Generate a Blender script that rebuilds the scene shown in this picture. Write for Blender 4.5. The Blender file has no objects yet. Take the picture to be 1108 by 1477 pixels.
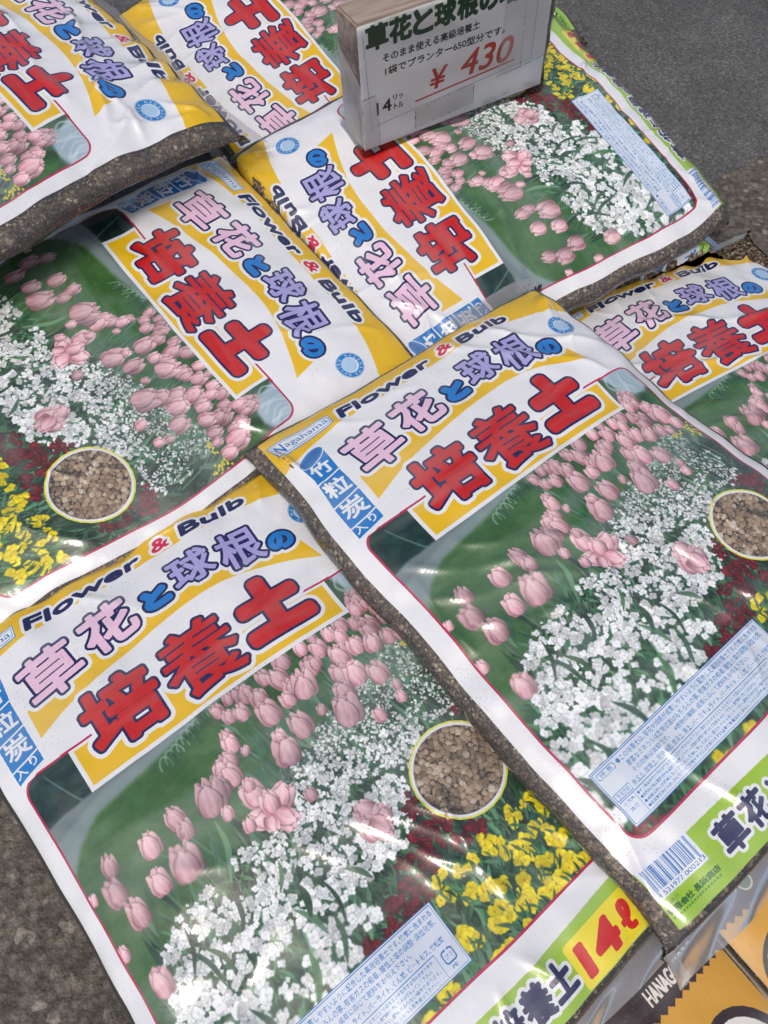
import bpy, bmesh, math, random
import numpy as np
from mathutils import Vector, Matrix
from mathutils.bvhtree import BVHTree
random.seed(5)
sc = bpy.context.scene; COL = sc.collection
# ---------------------------------------------------------------- camera
cd = bpy.data.cameras.new('camera'); cam = bpy.data.objects.new('camera', cd); COL.objects.link(cam); sc.camera = cam
cam.location = (0, 0, .6562); cam.rotation_euler = (math.radians(28.05), 0, 0)
cd.sensor_width = 36; cd.sensor_fit = 'AUTO'; cd.lens = 36*1092.9/1477; cd.clip_start = .01; cd.clip_end = 500
# ---------------------------------------------------------------- sky, sun, exposure
SUN_EL, SUN_AZ = math.radians(63), math.radians(190)          # azimuth from +Y towards +X
w = bpy.data.worlds.new('World'); sc.world = w; w.use_nodes = True
nt = w.node_tree; bg = nt.nodes['Background']; sky = nt.nodes.new('ShaderNodeTexSky')
sky.sky_type = 'NISHITA'; sky.sun_disc = False; sky.sun_elevation = SUN_EL; sky.sun_rotation = SUN_AZ; sky.air_density = .9; sky.dust_density = 6.0; sky.ozone_density = 1.0
nt.links.new(sky.outputs[0], bg.inputs[0]); bg.inputs[1].default_value = .15
sd = bpy.data.lights.new('sun', 'SUN'); sun = bpy.data.objects.new('sun', sd); COL.objects.link(sun)
sd.energy = .9; sd.angle = math.radians(16); sd.color = (1, .995, .985)
dv = Vector((math.sin(SUN_AZ)*math.cos(SUN_EL), math.cos(SUN_AZ)*math.cos(SUN_EL), math.sin(SUN_EL)))
sun.rotation_euler = dv.to_track_quat('Z', 'Y').to_euler(); sun.location = (0, 0, 5)
sc.view_settings.view_transform = 'Standard'; sc.view_settings.look = 'None'; sc.view_settings.gamma = 1; sc.view_settings.exposure = -0.28
sc.cycles.transparent_max_bounces = 16; sc.cycles.max_bounces = 6
# ---------------------------------------------------------------- small helpers
def mesh(name, V, F, mats=(), smooth=True, uv=None):
    me = bpy.data.meshes.new(name)
    V = np.asarray(V, np.float32); F = np.asarray(F, np.int32)
    me.vertices.add(len(V)); me.vertices.foreach_set('co', V.ravel())
    k = F.shape[1]; me.loops.add(F.size); me.loops.foreach_set('vertex_index', F.ravel())
    me.polygons.add(len(F)); me.polygons.foreach_set('loop_start', np.arange(0, F.size, k, dtype=np.int32))
    if smooth: me.polygons.foreach_set('use_smooth', np.ones(len(F), bool))
    if uv is not None:
        l = me.uv_layers.new(name='print'); l.data.foreach_set('uv', np.asarray(uv, np.float32)[F.ravel()].ravel())
    me.update(calc_edges=True); me.validate()
    for m in mats: me.materials.append(m)
    return me
def obj(name, me, parent=None, **props):
    o = bpy.data.objects.new(name, me); COL.objects.link(o)
    if parent is not None: o.parent = parent
    for k, v in props.items(): o[k] = v
    return o
def grid_faces(nu, nv, closed=False):
    i = np.arange(nv-1)[:, None]; j = np.arange(nu if closed else nu-1)[None]; j2 = (j+1) % nu
    return np.stack([i*nu+j, i*nu+j2, (i+1)*nu+j2, (i+1)*nu+j], -1).reshape(-1, 4)
class Mat:
    """thin wrapper for building node materials"""
    def __init__(s, name):
        s.m = bpy.data.materials.new(name); s.m.use_nodes = True; s.t = s.m.node_tree; s.t.nodes.clear()
        s.out = s.t.nodes.new('ShaderNodeOutputMaterial')
    def n(s, typ, inp={}, **kw):
        nd = s.t.nodes.new('ShaderNode'+typ)
        for k, v in kw.items(): setattr(nd, k, v)
        for k, v in inp.items():
            if hasattr(v, 'links') or isinstance(v, bpy.types.NodeSocket): s.t.links.new(v, nd.inputs[k])
            else: nd.inputs[k].default_value = v
        return nd
    def surf(s, sock): s.t.links.new(sock, s.out.inputs[0]); return s.m
    def ramp(s, fac, stops):
        r = s.n('ValToRGB', {0: fac}); e = r.color_ramp.elements
        while len(e) < len(stops): e.new(.5)
        for x, (p, c) in zip(e, stops): x.position = p; x.color = (*c, 1)
        return r.outputs[0]
# ---------------------------------------------------------------- shape of a filled bag, in bag widths (one width = UW metres)
UW = .34; HT2 = .088                       # half thickness
def profile(half, t, p, n=400):
    """quarter profile of a superellipse: arc length from the middle -> (plan position, height 0..1)"""
    a = np.linspace(0, math.pi/2, n); x = half*np.sin(a)**(2/p); z = np.cos(a)**(2/p)
    x[-1] = half; z[-1] = 0
    L = np.r_[0, np.cumsum(np.hypot(np.diff(x), t*np.diff(z)))]
    return L, x, z
PX = {k: profile(h, HT2, 3.2) for k, h in dict(A=.499, B=.509, C=.502, D=.518, E=.528, F=.512, G=.515, H=.520).items()}
PY = profile(.683, HT2, 4.2); YC = .201; SY = PY[0][-1]
def bend(v, v0, r):
    t = np.clip(v-v0, 0, None)/r; return np.minimum(v, v0)+r*np.sin(np.minimum(t, 1.35))
def drop(v, k):
    return .16*(1-np.cos(np.minimum(np.clip(v-.765, 0, None)/.16, 1.35))) if k == 'D' else v*0.
def rest_shape(s, v, k):
    """print position (s across, v down) on the upper face -> plan x, plan y (down), height 0..1"""
    if k == 'D': v = bend(v, .765, .16)
    a = np.abs(s); b = np.abs(v-YC)
    zx = np.interp(a, PX[k][0], PX[k][2]); xx = np.sign(s)*np.interp(a, PX[k][0], PX[k][1])
    zy = np.interp(b, PY[0], PY[2]); yy = YC+np.sign(v-YC)*np.interp(b, PY[0], PY[1])
    if k == 'A': zy = np.where(v < YC, zy**.5, zy)          # header end kept up by what lies behind
    g = np.clip(zy, 0, 1)**.7
    over = np.clip(b-SY, 0, None); yy = yy+np.sign(v-YC)*over
    x = xx*g+s*.975*(1-g)
    # sides pull in a little where the bag is full
    return x, yy, zx*zy
# ---------------------------------------------------------------- flat print (lettering and pictures), rasterised with numpy
def tri_cache_text(txt, cache={}):
    """outline of a string as directed triangle edges, unit em, baseline at 0, starting at x 0"""
    if txt in cache: return cache[txt]
    cu = bpy.data.curves.new('lettering', 'FONT'); cu.body = txt; cu.size = 1.0; cu.resolution_u = 5
    ob = bpy.data.objects.new('lettering', cu); bpy.context.scene.collection.objects.link(ob)
    dg = bpy.context.evaluated_depsgraph_get(); dg.update()
    me = ob.evaluated_get(dg).to_mesh(); me.calc_loop_triangles()
    n = len(me.vertices); co = np.zeros(n*3); me.vertices.foreach_get('co', co); co = co.reshape(-1, 3)[:, :2]
    t = np.zeros(len(me.loop_triangles)*3, int); me.loop_triangles.foreach_get('vertices', t); t = t.reshape(-1, 3)
    T = co[t]
    a = (T[:,1,0]-T[:,0,0])*(T[:,2,1]-T[:,0,1])-(T[:,1,1]-T[:,0,1])*(T[:,2,0]-T[:,0,0])
    T[a < 0] = T[a < 0][:, ::-1]
    E = np.concatenate([np.concatenate([T[:, i], T[:, (i+1) % 3]], 1) for i in range(3)])
    ob.evaluated_get(dg).to_mesh_clear(); bpy.data.objects.remove(ob); bpy.data.curves.remove(cu)
    cache[txt] = (E, co.min(0), co.max(0))
    return cache[txt]

def fill_edges(E, H, W):
    """winding fill of directed edges (x0,y0,x1,y1) in pixels -> bool mask"""
    x0, y0, x1, y1 = E.T
    r0 = np.ceil(y0-.5).astype(int); r1 = np.ceil(y1-.5).astype(int)
    s = np.sign(r1-r0); k = s != 0
    x0, y0, x1, y1, r0, r1, s = [q[k] for q in (x0, y0, x1, y1, r0, r1, s)]
    lo = np.minimum(r0, r1); cnt = np.abs(r1-r0)
    idx = np.repeat(np.arange(len(lo)), cnt)
    row = np.arange(cnt.sum())-np.repeat(np.cumsum(cnt)-cnt, cnt)+lo[idx]
    xx = x0[idx]+(row+.5-y0[idx])*(x1[idx]-x0[idx])/(y1[idx]-y0[idx])
    c = np.clip(np.ceil(xx-.5).astype(int), 0, W)
    ok = (row >= 0) & (row < H)
    A = np.zeros((H, W+1), np.int32)
    np.add.at(A, (row[ok], c[ok]), s[idx][ok])
    return np.cumsum(A, 1)[:, :W] != 0

def poly_edges(P):
    P = np.asarray(P, float)
    return np.concatenate([P, np.roll(P, -1, 0)], 1)

def dilate(M, r):
    if r < .5: return M
    out = M.copy(); R = int(math.ceil(r)); H, W = M.shape
    for dy in range(-R, R+1):
        dx = int(math.sqrt(max(0, r*r-dy*dy)))
        if abs(dy) > r: continue
        c = np.cumsum(np.pad(M, ((0, 0), (dx+1, dx))).astype(np.int32), 1)
        h = (c[:, 2*dx+1:]-c[:, :-(2*dx+1)]) > 0
        if dy >= 0: out[dy:] |= h[:H-dy]
        else: out[:dy] |= h[-dy:]
    return out

class Sheet:
    def __init__(s, x0, y0, x1, y1, S, col):
        s.x0, s.y0, s.S = x0, y0, S
        s.H, s.W = int((y1-y0)*S), int((x1-x0)*S)
        s.a = np.zeros((s.H, s.W, 3), np.float32); s.a[:] = col
    def X(s, P): return (np.asarray(P, float)-[s.x0, s.y0])*s.S
    def comp(s, m, col, ox=0, oy=0, al=1.0):
        h, w = m.shape; a, b = max(0, oy), max(0, ox); c, d = min(s.H, oy+h), min(s.W, ox+w)
        if c <= a or d <= b: return
        mm = (m[a-oy:c-oy, b-ox:d-ox]*al)[..., None].astype(np.float32)
        cc = np.asarray(col, np.float32)
        if cc.ndim == 3: cc = cc[a-oy:c-oy, b-ox:d-ox]
        v = s.a[a:c, b:d]; v += (cc-v)*mm
    def poly(s, P, col, al=1.0, soft=0):
        Q = s.X(P); lo = np.floor(Q.min(0)).astype(int)-2-3*soft; hi = np.ceil(Q.max(0)).astype(int)+3+3*soft
        m = fill_edges(poly_edges(Q-lo), hi[1]-lo[1], hi[0]-lo[0]).astype(np.float32)
        if soft: m = blur(m, soft)
        s.comp(m, col, lo[0], lo[1], al)
    def text(s, txt, cx, cy, w, h, layers, rot=0, shear=0, sx=1, pad=None, fit=True, left=False):
        """layers: list of (grow, colour) outermost first; fitted into w x h round (cx,cy)"""
        E, lo, hi = tri_cache_text(txt); size = hi-lo
        if fit: kx, ky = w/size[0], h/size[1]
        else: ky = h; kx = h*sx
        P = E.reshape(-1, 2)
        if fit or not left: P = (P-(lo+hi)/2)
        P = P*[kx, -ky]
        P = P-np.c_[P[:, 1]*shear, P[:, 1]*0]
        c, si = math.cos(math.radians(rot)), math.sin(math.radians(rot))
        P = np.c_[P[:, 0]*c-P[:, 1]*si, P[:, 0]*si+P[:, 1]*c]+[cx, cy]
        Q = s.X(P); g = max(l[0] for l in layers)*s.S+3
        a = np.floor(Q.min(0)-g).astype(int); b = np.ceil(Q.max(0)+g).astype(int)
        m = fill_edges((Q-a).reshape(-1, 4), b[1]-a[1], b[0]-a[0])
        for gr, col in layers: s.comp(dilate(m, gr*s.S).astype(np.float32), col, a[0], a[1])

def blur(m, r):
    k = np.exp(-.5*(np.arange(-2*r, 2*r+1)/r)**2); k /= k.sum(); n = len(k)//2
    for ax in (0, 1):
        p = np.pad(m, [(n, n) if i == ax else (0, 0) for i in range(m.ndim)], mode='edge'); o = 0
        for i, w in enumerate(k):
            o = o+w*(p[i:i+m.shape[0]] if ax == 0 else p[:, i:i+m.shape[1]])
        m = o
    return m

def vnoise(H, W, cell, rng):
    """smooth value noise 0..1"""
    h, w = int(H/cell)+3, int(W/cell)+3; g = rng.random((h, w)).astype(np.float32)
    y = np.arange(H)/cell; x = np.arange(W)/cell; yi = y.astype(int); xi = x.astype(int)
    fy = (y-yi)[:, None]; fx = (x-xi)[None]; fy = fy*fy*(3-2*fy); fx = fx*fx*(3-2*fx)
    a = g[yi][:, xi]; b = g[yi][:, xi+1]; c = g[yi+1][:, xi]; d = g[yi+1][:, xi+1]
    return (a*(1-fx)+b*fx)*(1-fy)+(c*(1-fx)+d*fx)*fy

def smooth_curve(P, n=12):
    P = np.asarray(P, float); Q = np.vstack([2*P[0]-P[1], P, 2*P[-1]-P[-2]]); o = []
    for i in range(1, len(Q)-2):
        for t in np.linspace(0, 1, n, endpoint=False):
            a, b, c, d = Q[i-1:i+3]
            o.append(.5*((2*b)+(c-a)*t+(2*a-5*b+4*c-d)*t*t+(3*b-a-3*c+d)*t**3))
    o.append(P[-1]); return np.array(o)

TULIPS = [(0.355,-0.011,0.063),(0.34,0.002,0.041),(0.363,0.003,0.032),(0.219,0.008,0.026),(0.134,0.012,0.045),(0.185,0.014,0.034),(-0.001,0.015,0.028),(0.288,0.016,0.04),(0.254,0.021,0.035),(0.084,0.022,0.036),(-0.032,0.023,0.032),(0.028,0.026,0.044),(0.042,0.026,0.024),(0.378,0.028,0.032),(0.387,0.032,0.041),(0.317,0.033,0.036),(0.217,0.036,0.042),(0.271,0.04,0.035),(0.109,0.041,0.048),(-0.02,0.048,0.031),(0.341,0.053,0.048),(0.052,0.054,0.043),(0.382,0.057,0.032),(0.007,0.057,0.035),(0.179,0.058,0.045),(0.193,0.059,0.029),(0.332,0.063,0.045),(0.408,0.063,0.061),(0.247,0.073,0.051),(0.286,0.076,0.043),(0.122,0.076,0.048),(-0.044,0.078,0.031),(0.146,0.083,0.061),(0.051,0.09,0.054),(0.098,0.091,0.036),(0.32,0.093,0.044),(-0.047,0.097,0.038),(0.36,0.099,0.04),(0.42,0.103,0.04),(0.222,0.109,0.046),(0.383,0.111,0.027),(-0.066,0.12,0.038),(-0.029,0.126,0.021),(0.249,0.127,0.054),(-0.086,0.13,0.045),(0.206,0.144,0.049),(-0.364,0.144,0.042),(0.041,0.145,0.034),(0.091,0.149,0.054),(-0.08,0.149,0.048),(-0.21,0.149,0.044),(0.143,0.15,0.024),(0.29,0.154,0.051),(-0.132,0.160,0.07),(-0.111,0.157,0.050),(-0.275,0.161,0.049),(-0.432,0.175,0.024),(0.036,0.176,0.06),(-0.205,0.179,0.039),(0.189,0.181,0.068),(-0.382,0.191,0.054),(0.307,0.198,0.025),(0.298,0.225,0.027),(-0.295,0.228,0.049),(-0.234,0.229,0.07),(0.237,0.231,0.032),(-0.362,0.247,0.054),(0.029,0.275,0.029),(-0.432,0.286,0.03),(-0.391,0.366,0.053)]

def petal(U, V, cx, base, top, wid, lean, point):
    """soft-edged petal mask and its inner coordinates; v runs down"""
    t = (base-V)/(base-top)                       # 0 at base, 1 at tip
    tc = np.clip(t, 0, 1)
    half = wid*np.power(np.clip(np.sin(math.pi*np.power(tc, .75)*.97+.06), 0, 1), point)
    x = (U-cx-lean*tc*tc)/np.maximum(half, 1e-3)
    m = np.clip((1-np.abs(x))*half*30, 0, 1)*((t > 0) & (t < 1))
    return m.astype(np.float32), x, tc

def draw_tulip(sh, x, y, w, rng, dark=0., rot=None, soft=0):
    S = sh.S; n = int(w*S*1.15)+4; v, u = np.mgrid[-n:n+1, -n:n+1]/(w*S)
    a = math.radians(rng.uniform(-13, 13) if rot is None else rot); c, s = math.cos(a), math.sin(a)
    U, V = u*c+v*s, -u*s+v*c
    rgb = np.zeros(U.shape+(3,), np.float32); al = np.zeros(U.shape, np.float32)
    hi = np.array([.97, .87, .88])*(1-.10*dark); mid = np.array([.89, .71, .74])*(1-.14*dark); lo = np.array([.68, .41, .47])*(1-.2*dark)
    V = V+.035*np.sin(U*23+rng.uniform(0, 6))*(V < -.2)+.02*np.sin(U*51+rng.uniform(0, 6))*(V < -.2)
    lst = [(-.15, .5, -.56, .27, -.08, .5), (.15, .5, -.54, .27, .08, .5), (rng.uniform(-.08, .08), .5, -.60, .28, .02, .5),
           (-.24, .56, -.5, .27, -.06, .55), (.25, .56, -.48, .27, .07, .55), (rng.uniform(-.1, .1), .6, -.5+rng.uniform(0, .16), .37, rng.uniform(-.05, .05), .6)]
    nz = .5+.5*(vnoise(U.shape[0], U.shape[1], max(2, w*S/5), rng)-.5)
    for k, (cx, b, t, wd, le, po) in enumerate(lst):
        t += rng.uniform(-.06, .06)
        m, X, T = petal(U+.10*(nz-.5), V, cx, b, t, wd, le, po)
        st = .5+.5*np.sin(X*9+k*2+nz*4)
        f = np.clip(.25+.55*T+.18*(st-.5)-.30*np.abs(X)**3+(k-3)*.07+.4*(nz-.5), 0, 1)[..., None]
        col = lo+(mid-lo)*np.clip(f*2, 0, 1)+(hi-mid)*np.clip(f*2-1, 0, 1)
        rim = np.clip(1-np.abs(np.abs(X)-.93)*14, 0, 1)[..., None]*.5
        col = col*(1-rim)+np.array([.97, .86, .86])*rim*(1-.1*dark)
        shade = np.clip((np.abs(X)-1)*5+.0, 0, 1)
        m2, _, _ = petal(U+.10*(nz-.5), V, cx, b, t-.03, wd*1.14, le, po)
        rgb = rgb*(1-.30*m2[..., None])
        rgb = rgb*(1-m[..., None])+col*m[..., None]; al = np.maximum(al, m)
    edge = np.clip((U-.1)*.5+V*.25, 0, .22)[..., None]
    rgb = rgb*(1-edge)
    if soft:
        pr = blur(rgb*al[..., None], soft); al = blur(al, soft); rgb = pr/np.maximum(al, 1e-3)[..., None]
    ox, oy = (sh.X((x, y))).astype(int)-n
    sh.comp(al, rgb, ox, oy)

def blossom(r, rng, kind):
    """small template: rgb, alpha"""
    n = int(r*1.25)+2; v, u = np.mgrid[-n:n+1, -n:n+1].astype(np.float32)
    k = {'white': 4, 'yellow': 5, 'maroon': 5}[kind]; a0 = rng.uniform(0, 6.28); sq = rng.uniform(.6, 1.); ta = rng.uniform(0, 3.14)
    U = u*math.cos(ta)+v*math.sin(ta); V = (-u*math.sin(ta)+v*math.cos(ta))/sq
    al = np.zeros(U.shape, np.float32); rgb = np.zeros(U.shape+(3,), np.float32)
    for i in range(k):
        an = a0+6.283*i/k+rng.uniform(-.25, .25); rr = r*rng.uniform(.42, .58)
        cx, cy = math.cos(an)*r*.48, math.sin(an)*r*.48
        d = np.hypot(U-cx, V-cy)/rr; m = np.clip((1-d)*rr*.8+.3, 0, 1)
        if kind == 'white': base = np.array([1.03, 1.04, 1.04])*rng.uniform(.94, 1.04); lo = np.array([.80, .87, .88])
        elif kind == 'yellow': base = np.array([1., .95, .14])*rng.uniform(.86, 1.0); lo = np.array([.86, .72, .05])
        else: base = np.array([.55, .08, .14])*rng.uniform(.6, 1.15); lo = np.array([.25, .03, .06])
        f = np.clip(1.15-d*.45-.35*np.clip(((V-cy)/rr), -.3, 1), 0, 1)[..., None]
        rgb = rgb*(1-m[..., None])+(lo+(base-lo)*f)*m[..., None]; al = np.maximum(al, m)
    if kind != 'white':
        d = np.hypot(U, V)/(r*.2); m = np.clip(1.2-d, 0, 1)[..., None]*.8
        rgb = rgb*(1-m)+np.array([.8, .5, .08] if kind == 'yellow' else [.75, .6, .2])*m
    elif r > 9:
        d = np.hypot(U, V)/(r*.16); m = np.clip(1.2-d, 0, 1)[..., None]*.6
        rgb = rgb*(1-m)+np.array([.62, .68, .45])*m
    return rgb, al

def in_poly(P, pts):
    x, y = pts[:, 0], pts[:, 1]; c = np.zeros(len(x), bool); P = np.asarray(P)
    for (x0, y0), (x1, y1) in zip(P, np.roll(P, -1, 0)):
        k = ((y0 > y) != (y1 > y)) & (x < (x1-x0)*(y-y0)/(y1-y0+1e-12)+x0); c ^= k
    return c

def stroke(sh, P, w0, w1, col, al=1., soft=0):
    P = smooth_curve(P, 6); d = np.gradient(P, axis=0); d /= np.linalg.norm(d, axis=1)[:, None]+1e-9
    n = np.c_[-d[:, 1], d[:, 0]]; w = np.linspace(w0, w1, len(P))[:, None]/2
    sh.poly(np.vstack([P+n*w, (P-n*w)[::-1]]), col, al, soft)

def paint_picture(S):
    rng = np.random.default_rng(7)
    sh = Sheet(-.46, -.12, .47, .74, S, (.36, .47, .29))
    H, W = sh.H, sh.W
    yy, xx = np.mgrid[0:H, 0:W]; X = sh.x0+xx/S; Y = sh.y0+yy/S
    n1 = vnoise(H, W, S*.09, rng); n2 = vnoise(H, W, S*.03, rng); n3 = vnoise(H, W, S*.008, rng)
    g = np.clip(.35+.6*(n1-.5)+.35*(n2-.5)+.30*(n3-.5)+.5*(Y-.05)*1.2, 0, 1)[..., None]
    sh.a[:] = np.array([.22, .40, .20])*(1-g)+np.array([.36, .52, .31])*g
    # kerb path, dark fence, pale fountain
    sh.poly([(-.46, .0), (-.3, -.02), (.2, -.02), (.05, .006), (-.1, .015), (-.2, .030), (-.34, .048), (-.40, .08), (-.46, .14)], (.56, .62, .63), .95, 6)
    sh.poly([(-.46, -.02), (-.1, -.02), (-.1, .0), (-.3, .012), (-.46, .05)], (.44, .50, .51), .6, 5)
    sh.poly([(-.46, -.12), (-.30, -.12), (-.30, .0), (-.345, .002), (-.40, .004), (-.46, .015)], (.11, .22, .22), 1, 3)
    for k in range(60):
        x, y = rng.uniform(-.46, -.31), rng.uniform(-.11, -.01); r = rng.uniform(.006, .02)
        sh.poly([(x+r*math.cos(t)*1.3, y+r*math.sin(t)) for t in np.linspace(0, 6, 9)], np.array([.12, .24, .21])*rng.uniform(.7, 1.6), .5, 4)
    stroke(sh, [(-.39, -.09), (-.378, -.06), (-.355, -.01), (-.345, .004)], .003, .005, (.45, .55, .55), .8, 1)
    sh.poly([(.30, -.12), (.47, -.12), (.47, -.01), (.30, .0)], (.30, .42, .33), 1, 4)
    sh.poly([(.33, -.12), (.47, -.12), (.47, -.03), (.42, -.012), (.37, -.02)], (.66, .74, .78), 1, 5)
    for k in range(14):
        x = rng.uniform(.34, .46); stroke(sh, [(x, -.11), (x+rng.uniform(-.03, .02), -.07), (x+rng.uniform(-.02, .03), -.03)], .003, .006, (.84, .89, .92), .45, 2)
    # hoops of the low fence
    for k in range(9):
        cx, cy, r = -.172+k*.0155, .052-k*.004+rng.uniform(-.003, .003), .017
        stroke(sh, [(cx+r*math.cos(t)*.75, cy-r*1.35*math.sin(t)) for t in np.linspace(-.2, 3.3, 9)], .0034, .0034, (.66, .75, .74), .7, 1)
    for k in range(26):
        x = rng.uniform(-.17, .0); y = .05-.15*(x+.17)+rng.uniform(-.012, .015); r = rng.uniform(.005, .014)
        sh.poly([(x+r*math.cos(t), y+r*math.sin(t)) for t in np.linspace(0, 6, 9)], np.array([.18, .32, .22])*rng.uniform(.7, 1.4), .5, 3)
    for k in range(60):
        x = rng.uniform(-.08, .45); y = .03+rng.uniform(-.03, .05); r = rng.uniform(.008, .02)
        sh.poly([(x+r*math.cos(t), y+r*math.sin(t)) for t in np.linspace(0, 6, 9)], np.array([.20, .36, .18])*rng.uniform(.6, 1.5), .5, 4)
    # flower bed
    bed = smooth_curve([(.48, .10), (.34, .135), (.17, .17), (.02, .19), (-.03, .24), (-.12, .27), (-.22, .29), (-.31, .31), (-.36, .34), (-.40, .42), (-.47, .47)])
    bedp = np.vstack([bed, [(-.47, .75), (.48, .75)]])
    sh.poly(bedp, (.13, .24, .17), 1, 5)
    bm = fill_edges(poly_edges(sh.X(bedp)), H, W)
    bn = (n2*.5+n3*.5)[..., None]
    sh.a[bm] = (sh.a*(.55+.95*bn)+np.array([.0, .02, .02])*bn)[bm]
    def leaf(x, y, L, a, w, c, al=1., soft=0):
        p = [(x, y), (x+L*.5*math.sin(a)+.1*L, y-L*.5*math.cos(a)), (x+L*math.sin(a), y-L*math.cos(a))]
        P = smooth_curve(p, 5); d = np.gradient(P, axis=0); d /= np.linalg.norm(d, axis=1)[:, None]+1e-9
        nn = np.c_[-d[:, 1], d[:, 0]]; ww = (w/2*np.sin(np.linspace(.25, 3.1, len(P))))[:, None]
        sh.poly(np.vstack([P+nn*ww, (P-nn*ww)[::-1]]), c, al, soft)
    G = np.array([[.24, .45, .32], [.36, .55, .42], [.18, .35, .25], [.46, .63, .50], [.32, .53, .34]])
    pts = rng.uniform([-.45, .10], [.46, .73], (9000, 2)); pts = pts[in_poly(bedp, pts)]; pts = pts[np.argsort(pts[:, 1])]
    def scale(x, y): return np.clip(.34+1.2*(y-.12)/.6-.55*(x+.1), .30, 1.3)
    for (x, y) in pts[:: 2]:
        s = scale(x, y); leaf(x, y, rng.uniform(.02, .06)*s, rng.uniform(-.9, .9), rng.uniform(.003, .010)*s, G[rng.integers(5)]*rng.uniform(.65, 1.15), .85)
    # stems of the tulips
    for x, y, w in TULIPS:
        if x < -.41: continue
        L = rng.uniform(.10, .19)*(.6+w*8); sw = .0026+w*.05
        stroke(sh, [(x, y+w*.4), (x+.012+rng.uniform(-.01, .02), y+L*.5), (x+.03+rng.uniform(-.02, .03), y+L)], sw, sw*1.2, np.array([.40, .53, .42])*rng.uniform(.75, 1.05), .95)
        for q in range(2): leaf(x+rng.uniform(-.02, .03), y+L*rng.uniform(.9, 1.2), L*rng.uniform(.45, .75), rng.uniform(-.45, .35), w*.28, G[rng.integers(4)]*rng.uniform(.8, 1.1), .95)
    # white blossoms
    WP = [(.385, .105), (.41, .20), (.41, .30), (.385, .325), (.30, .30), (.22, .34), (.175, .39), (.165, .43), (.11, .46), (.05, .50), (-.01, .52), (-.10, .56), (-.16, .60), (-.25, .62), (-.36, .665), (-.44, .69), (-.44, .55), (-.435, .45), (-.40, .40), (-.37, .345), (-.30, .315), (-.20, .30), (-.12, .285), (-.05, .30), (0, .25), (.04, .20), (.12, .175), (.25, .14)]
    cache = {}
    def put(x, y, r, kind, tone=1.):
        key = (kind, int(r*S), rng.integers(6))
        if key not in cache: cache[key] = blossom(max(r*S, 1.6), rng, kind)
        rgb, al = cache[key]; n = rgb.shape[0]//2; p = sh.X((x, y)).astype(int)-n
        sh.comp(al, rgb*rng.uniform(.88, 1.03)*tone, p[0], p[1])
    C = rng.uniform([-.45, .09], [.43, .70], (9000, 2)); C = C[in_poly(WP, C)]
    hole = vnoise(H, W, S*.05, rng); keep = []
    for x, y in C:                                                     # clusters keep their distance from one another
        sz = scale(x, y); q = sh.X((x, y)).astype(int)
        if hole[min(q[1], H-1), min(q[0], W-1)] < .26: continue
        if any((x-a)**2+((y-b)*1.2)**2 < (.0255*max(sz, c))**2 for a, b, c in keep[-700:]): continue
        keep.append((x, y, sz))
    for x, y, sz in sorted(keep, key=lambda t: t[1]):
        R = .0185*sz*rng.uniform(.8, 1.3); n = rng.integers(6, 15) if sz > .45 else rng.integers(4, 9)
        if rng.random() < .45: leaf(x+rng.normal(0, .3)*R, y+R*1.2, rng.uniform(1.2, 3.0)*R, rng.uniform(-1.2, 1.2), .45*R, G[rng.integers(5)]*rng.uniform(.6, 1.), .9)
        ang = rng.uniform(0, 3.14); el_ = rng.uniform(.55, 1.); tone = rng.uniform(.93, 1.08)
        for k in range(n):
            rr = R*math.sqrt(rng.random()); t = rng.uniform(0, 6.283); dx, dy = rr*math.cos(t)*1.25, rr*math.sin(t)*el_
            put(x+dx*math.cos(ang)-dy*math.sin(ang), y+dx*math.sin(ang)+dy*math.cos(ang), R*rng.uniform(.32, .62), 'white', tone*(.86+.18*k/n))
    # larger leaf blades low in the bed
    for k in range(16):
        x, y = rng.uniform(-.42, .1), rng.uniform(.38, .62)
        if in_poly(WP, np.array([[x, y]]))[0]: leaf(x, y, rng.uniform(.05, .11), rng.uniform(-.7, .7), rng.uniform(.008, .016), G[rng.integers(5)]*rng.uniform(.6, 1.), .9)
    # maroon and yellow pansies
    MC = [(.39, .322), (.41, .335), (.187, .462), (.2, .488), (.178, .425), (.131, .507), (.096, .527), (.057, .543), (.001, .559), (.03, .53), (-.042, .57), (.154, .501), (.258, .54), (.09, .55), (.02, .585), (-.01, .60), (.11, .49), (.15, .47), (-.46, .69), (-.43, .70), (-.40, .70), (.41, .36), (.42, .40), (.425, .43), (.06, .565), (.13, .535), (.205, .53), (.235, .53)]
    for cx, cy in MC:
        for k in range(9):
            put(cx+rng.normal(0, .012), cy+rng.normal(0, .010), rng.uniform(.006, .013), 'maroon')
    YC = [(.334, .548), (.349, .593), (.302, .623), (.258, .589), (.238, .55), (.268, .629), (.186, .628), (.122, .579), (.173, .603), (.169, .676), (.191, .662), (.241, .686), (.163, .729), (.088, .657), (.117, .665), (.14, .754), (.362, .62), (.337, .665), (.34, .699), (-.03, .72), (.139, .547), (.185, .569), (.246, .575), (.291, .6), (.318, .56), (.366, .551), (.392, .585), (.41, .62), (.408, .668), (.405, .705), (.29, .70), (.21, .72), (.38, .70), (.30, .66), (.22, .64), (.375, .65), (-.12, .718), (-.19, .717), (.03, .705), (.43, .56), (.435, .60), (.26, .66)]
    for cx, cy in sorted(YC, key=lambda t: t[1]):
        for k in range(4):
            f = (cy-.5)/.25
            put(cx+rng.normal(0, .011), cy+rng.normal(0, .008), rng.uniform(.010, .017)*(.8+.5*f), 'yellow')
        for k in range(3): leaf(cx+rng.normal(0, .02), cy+.02, .03, rng.uniform(-1, 1), .006, G[rng.integers(5)]*.8, .9)
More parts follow.
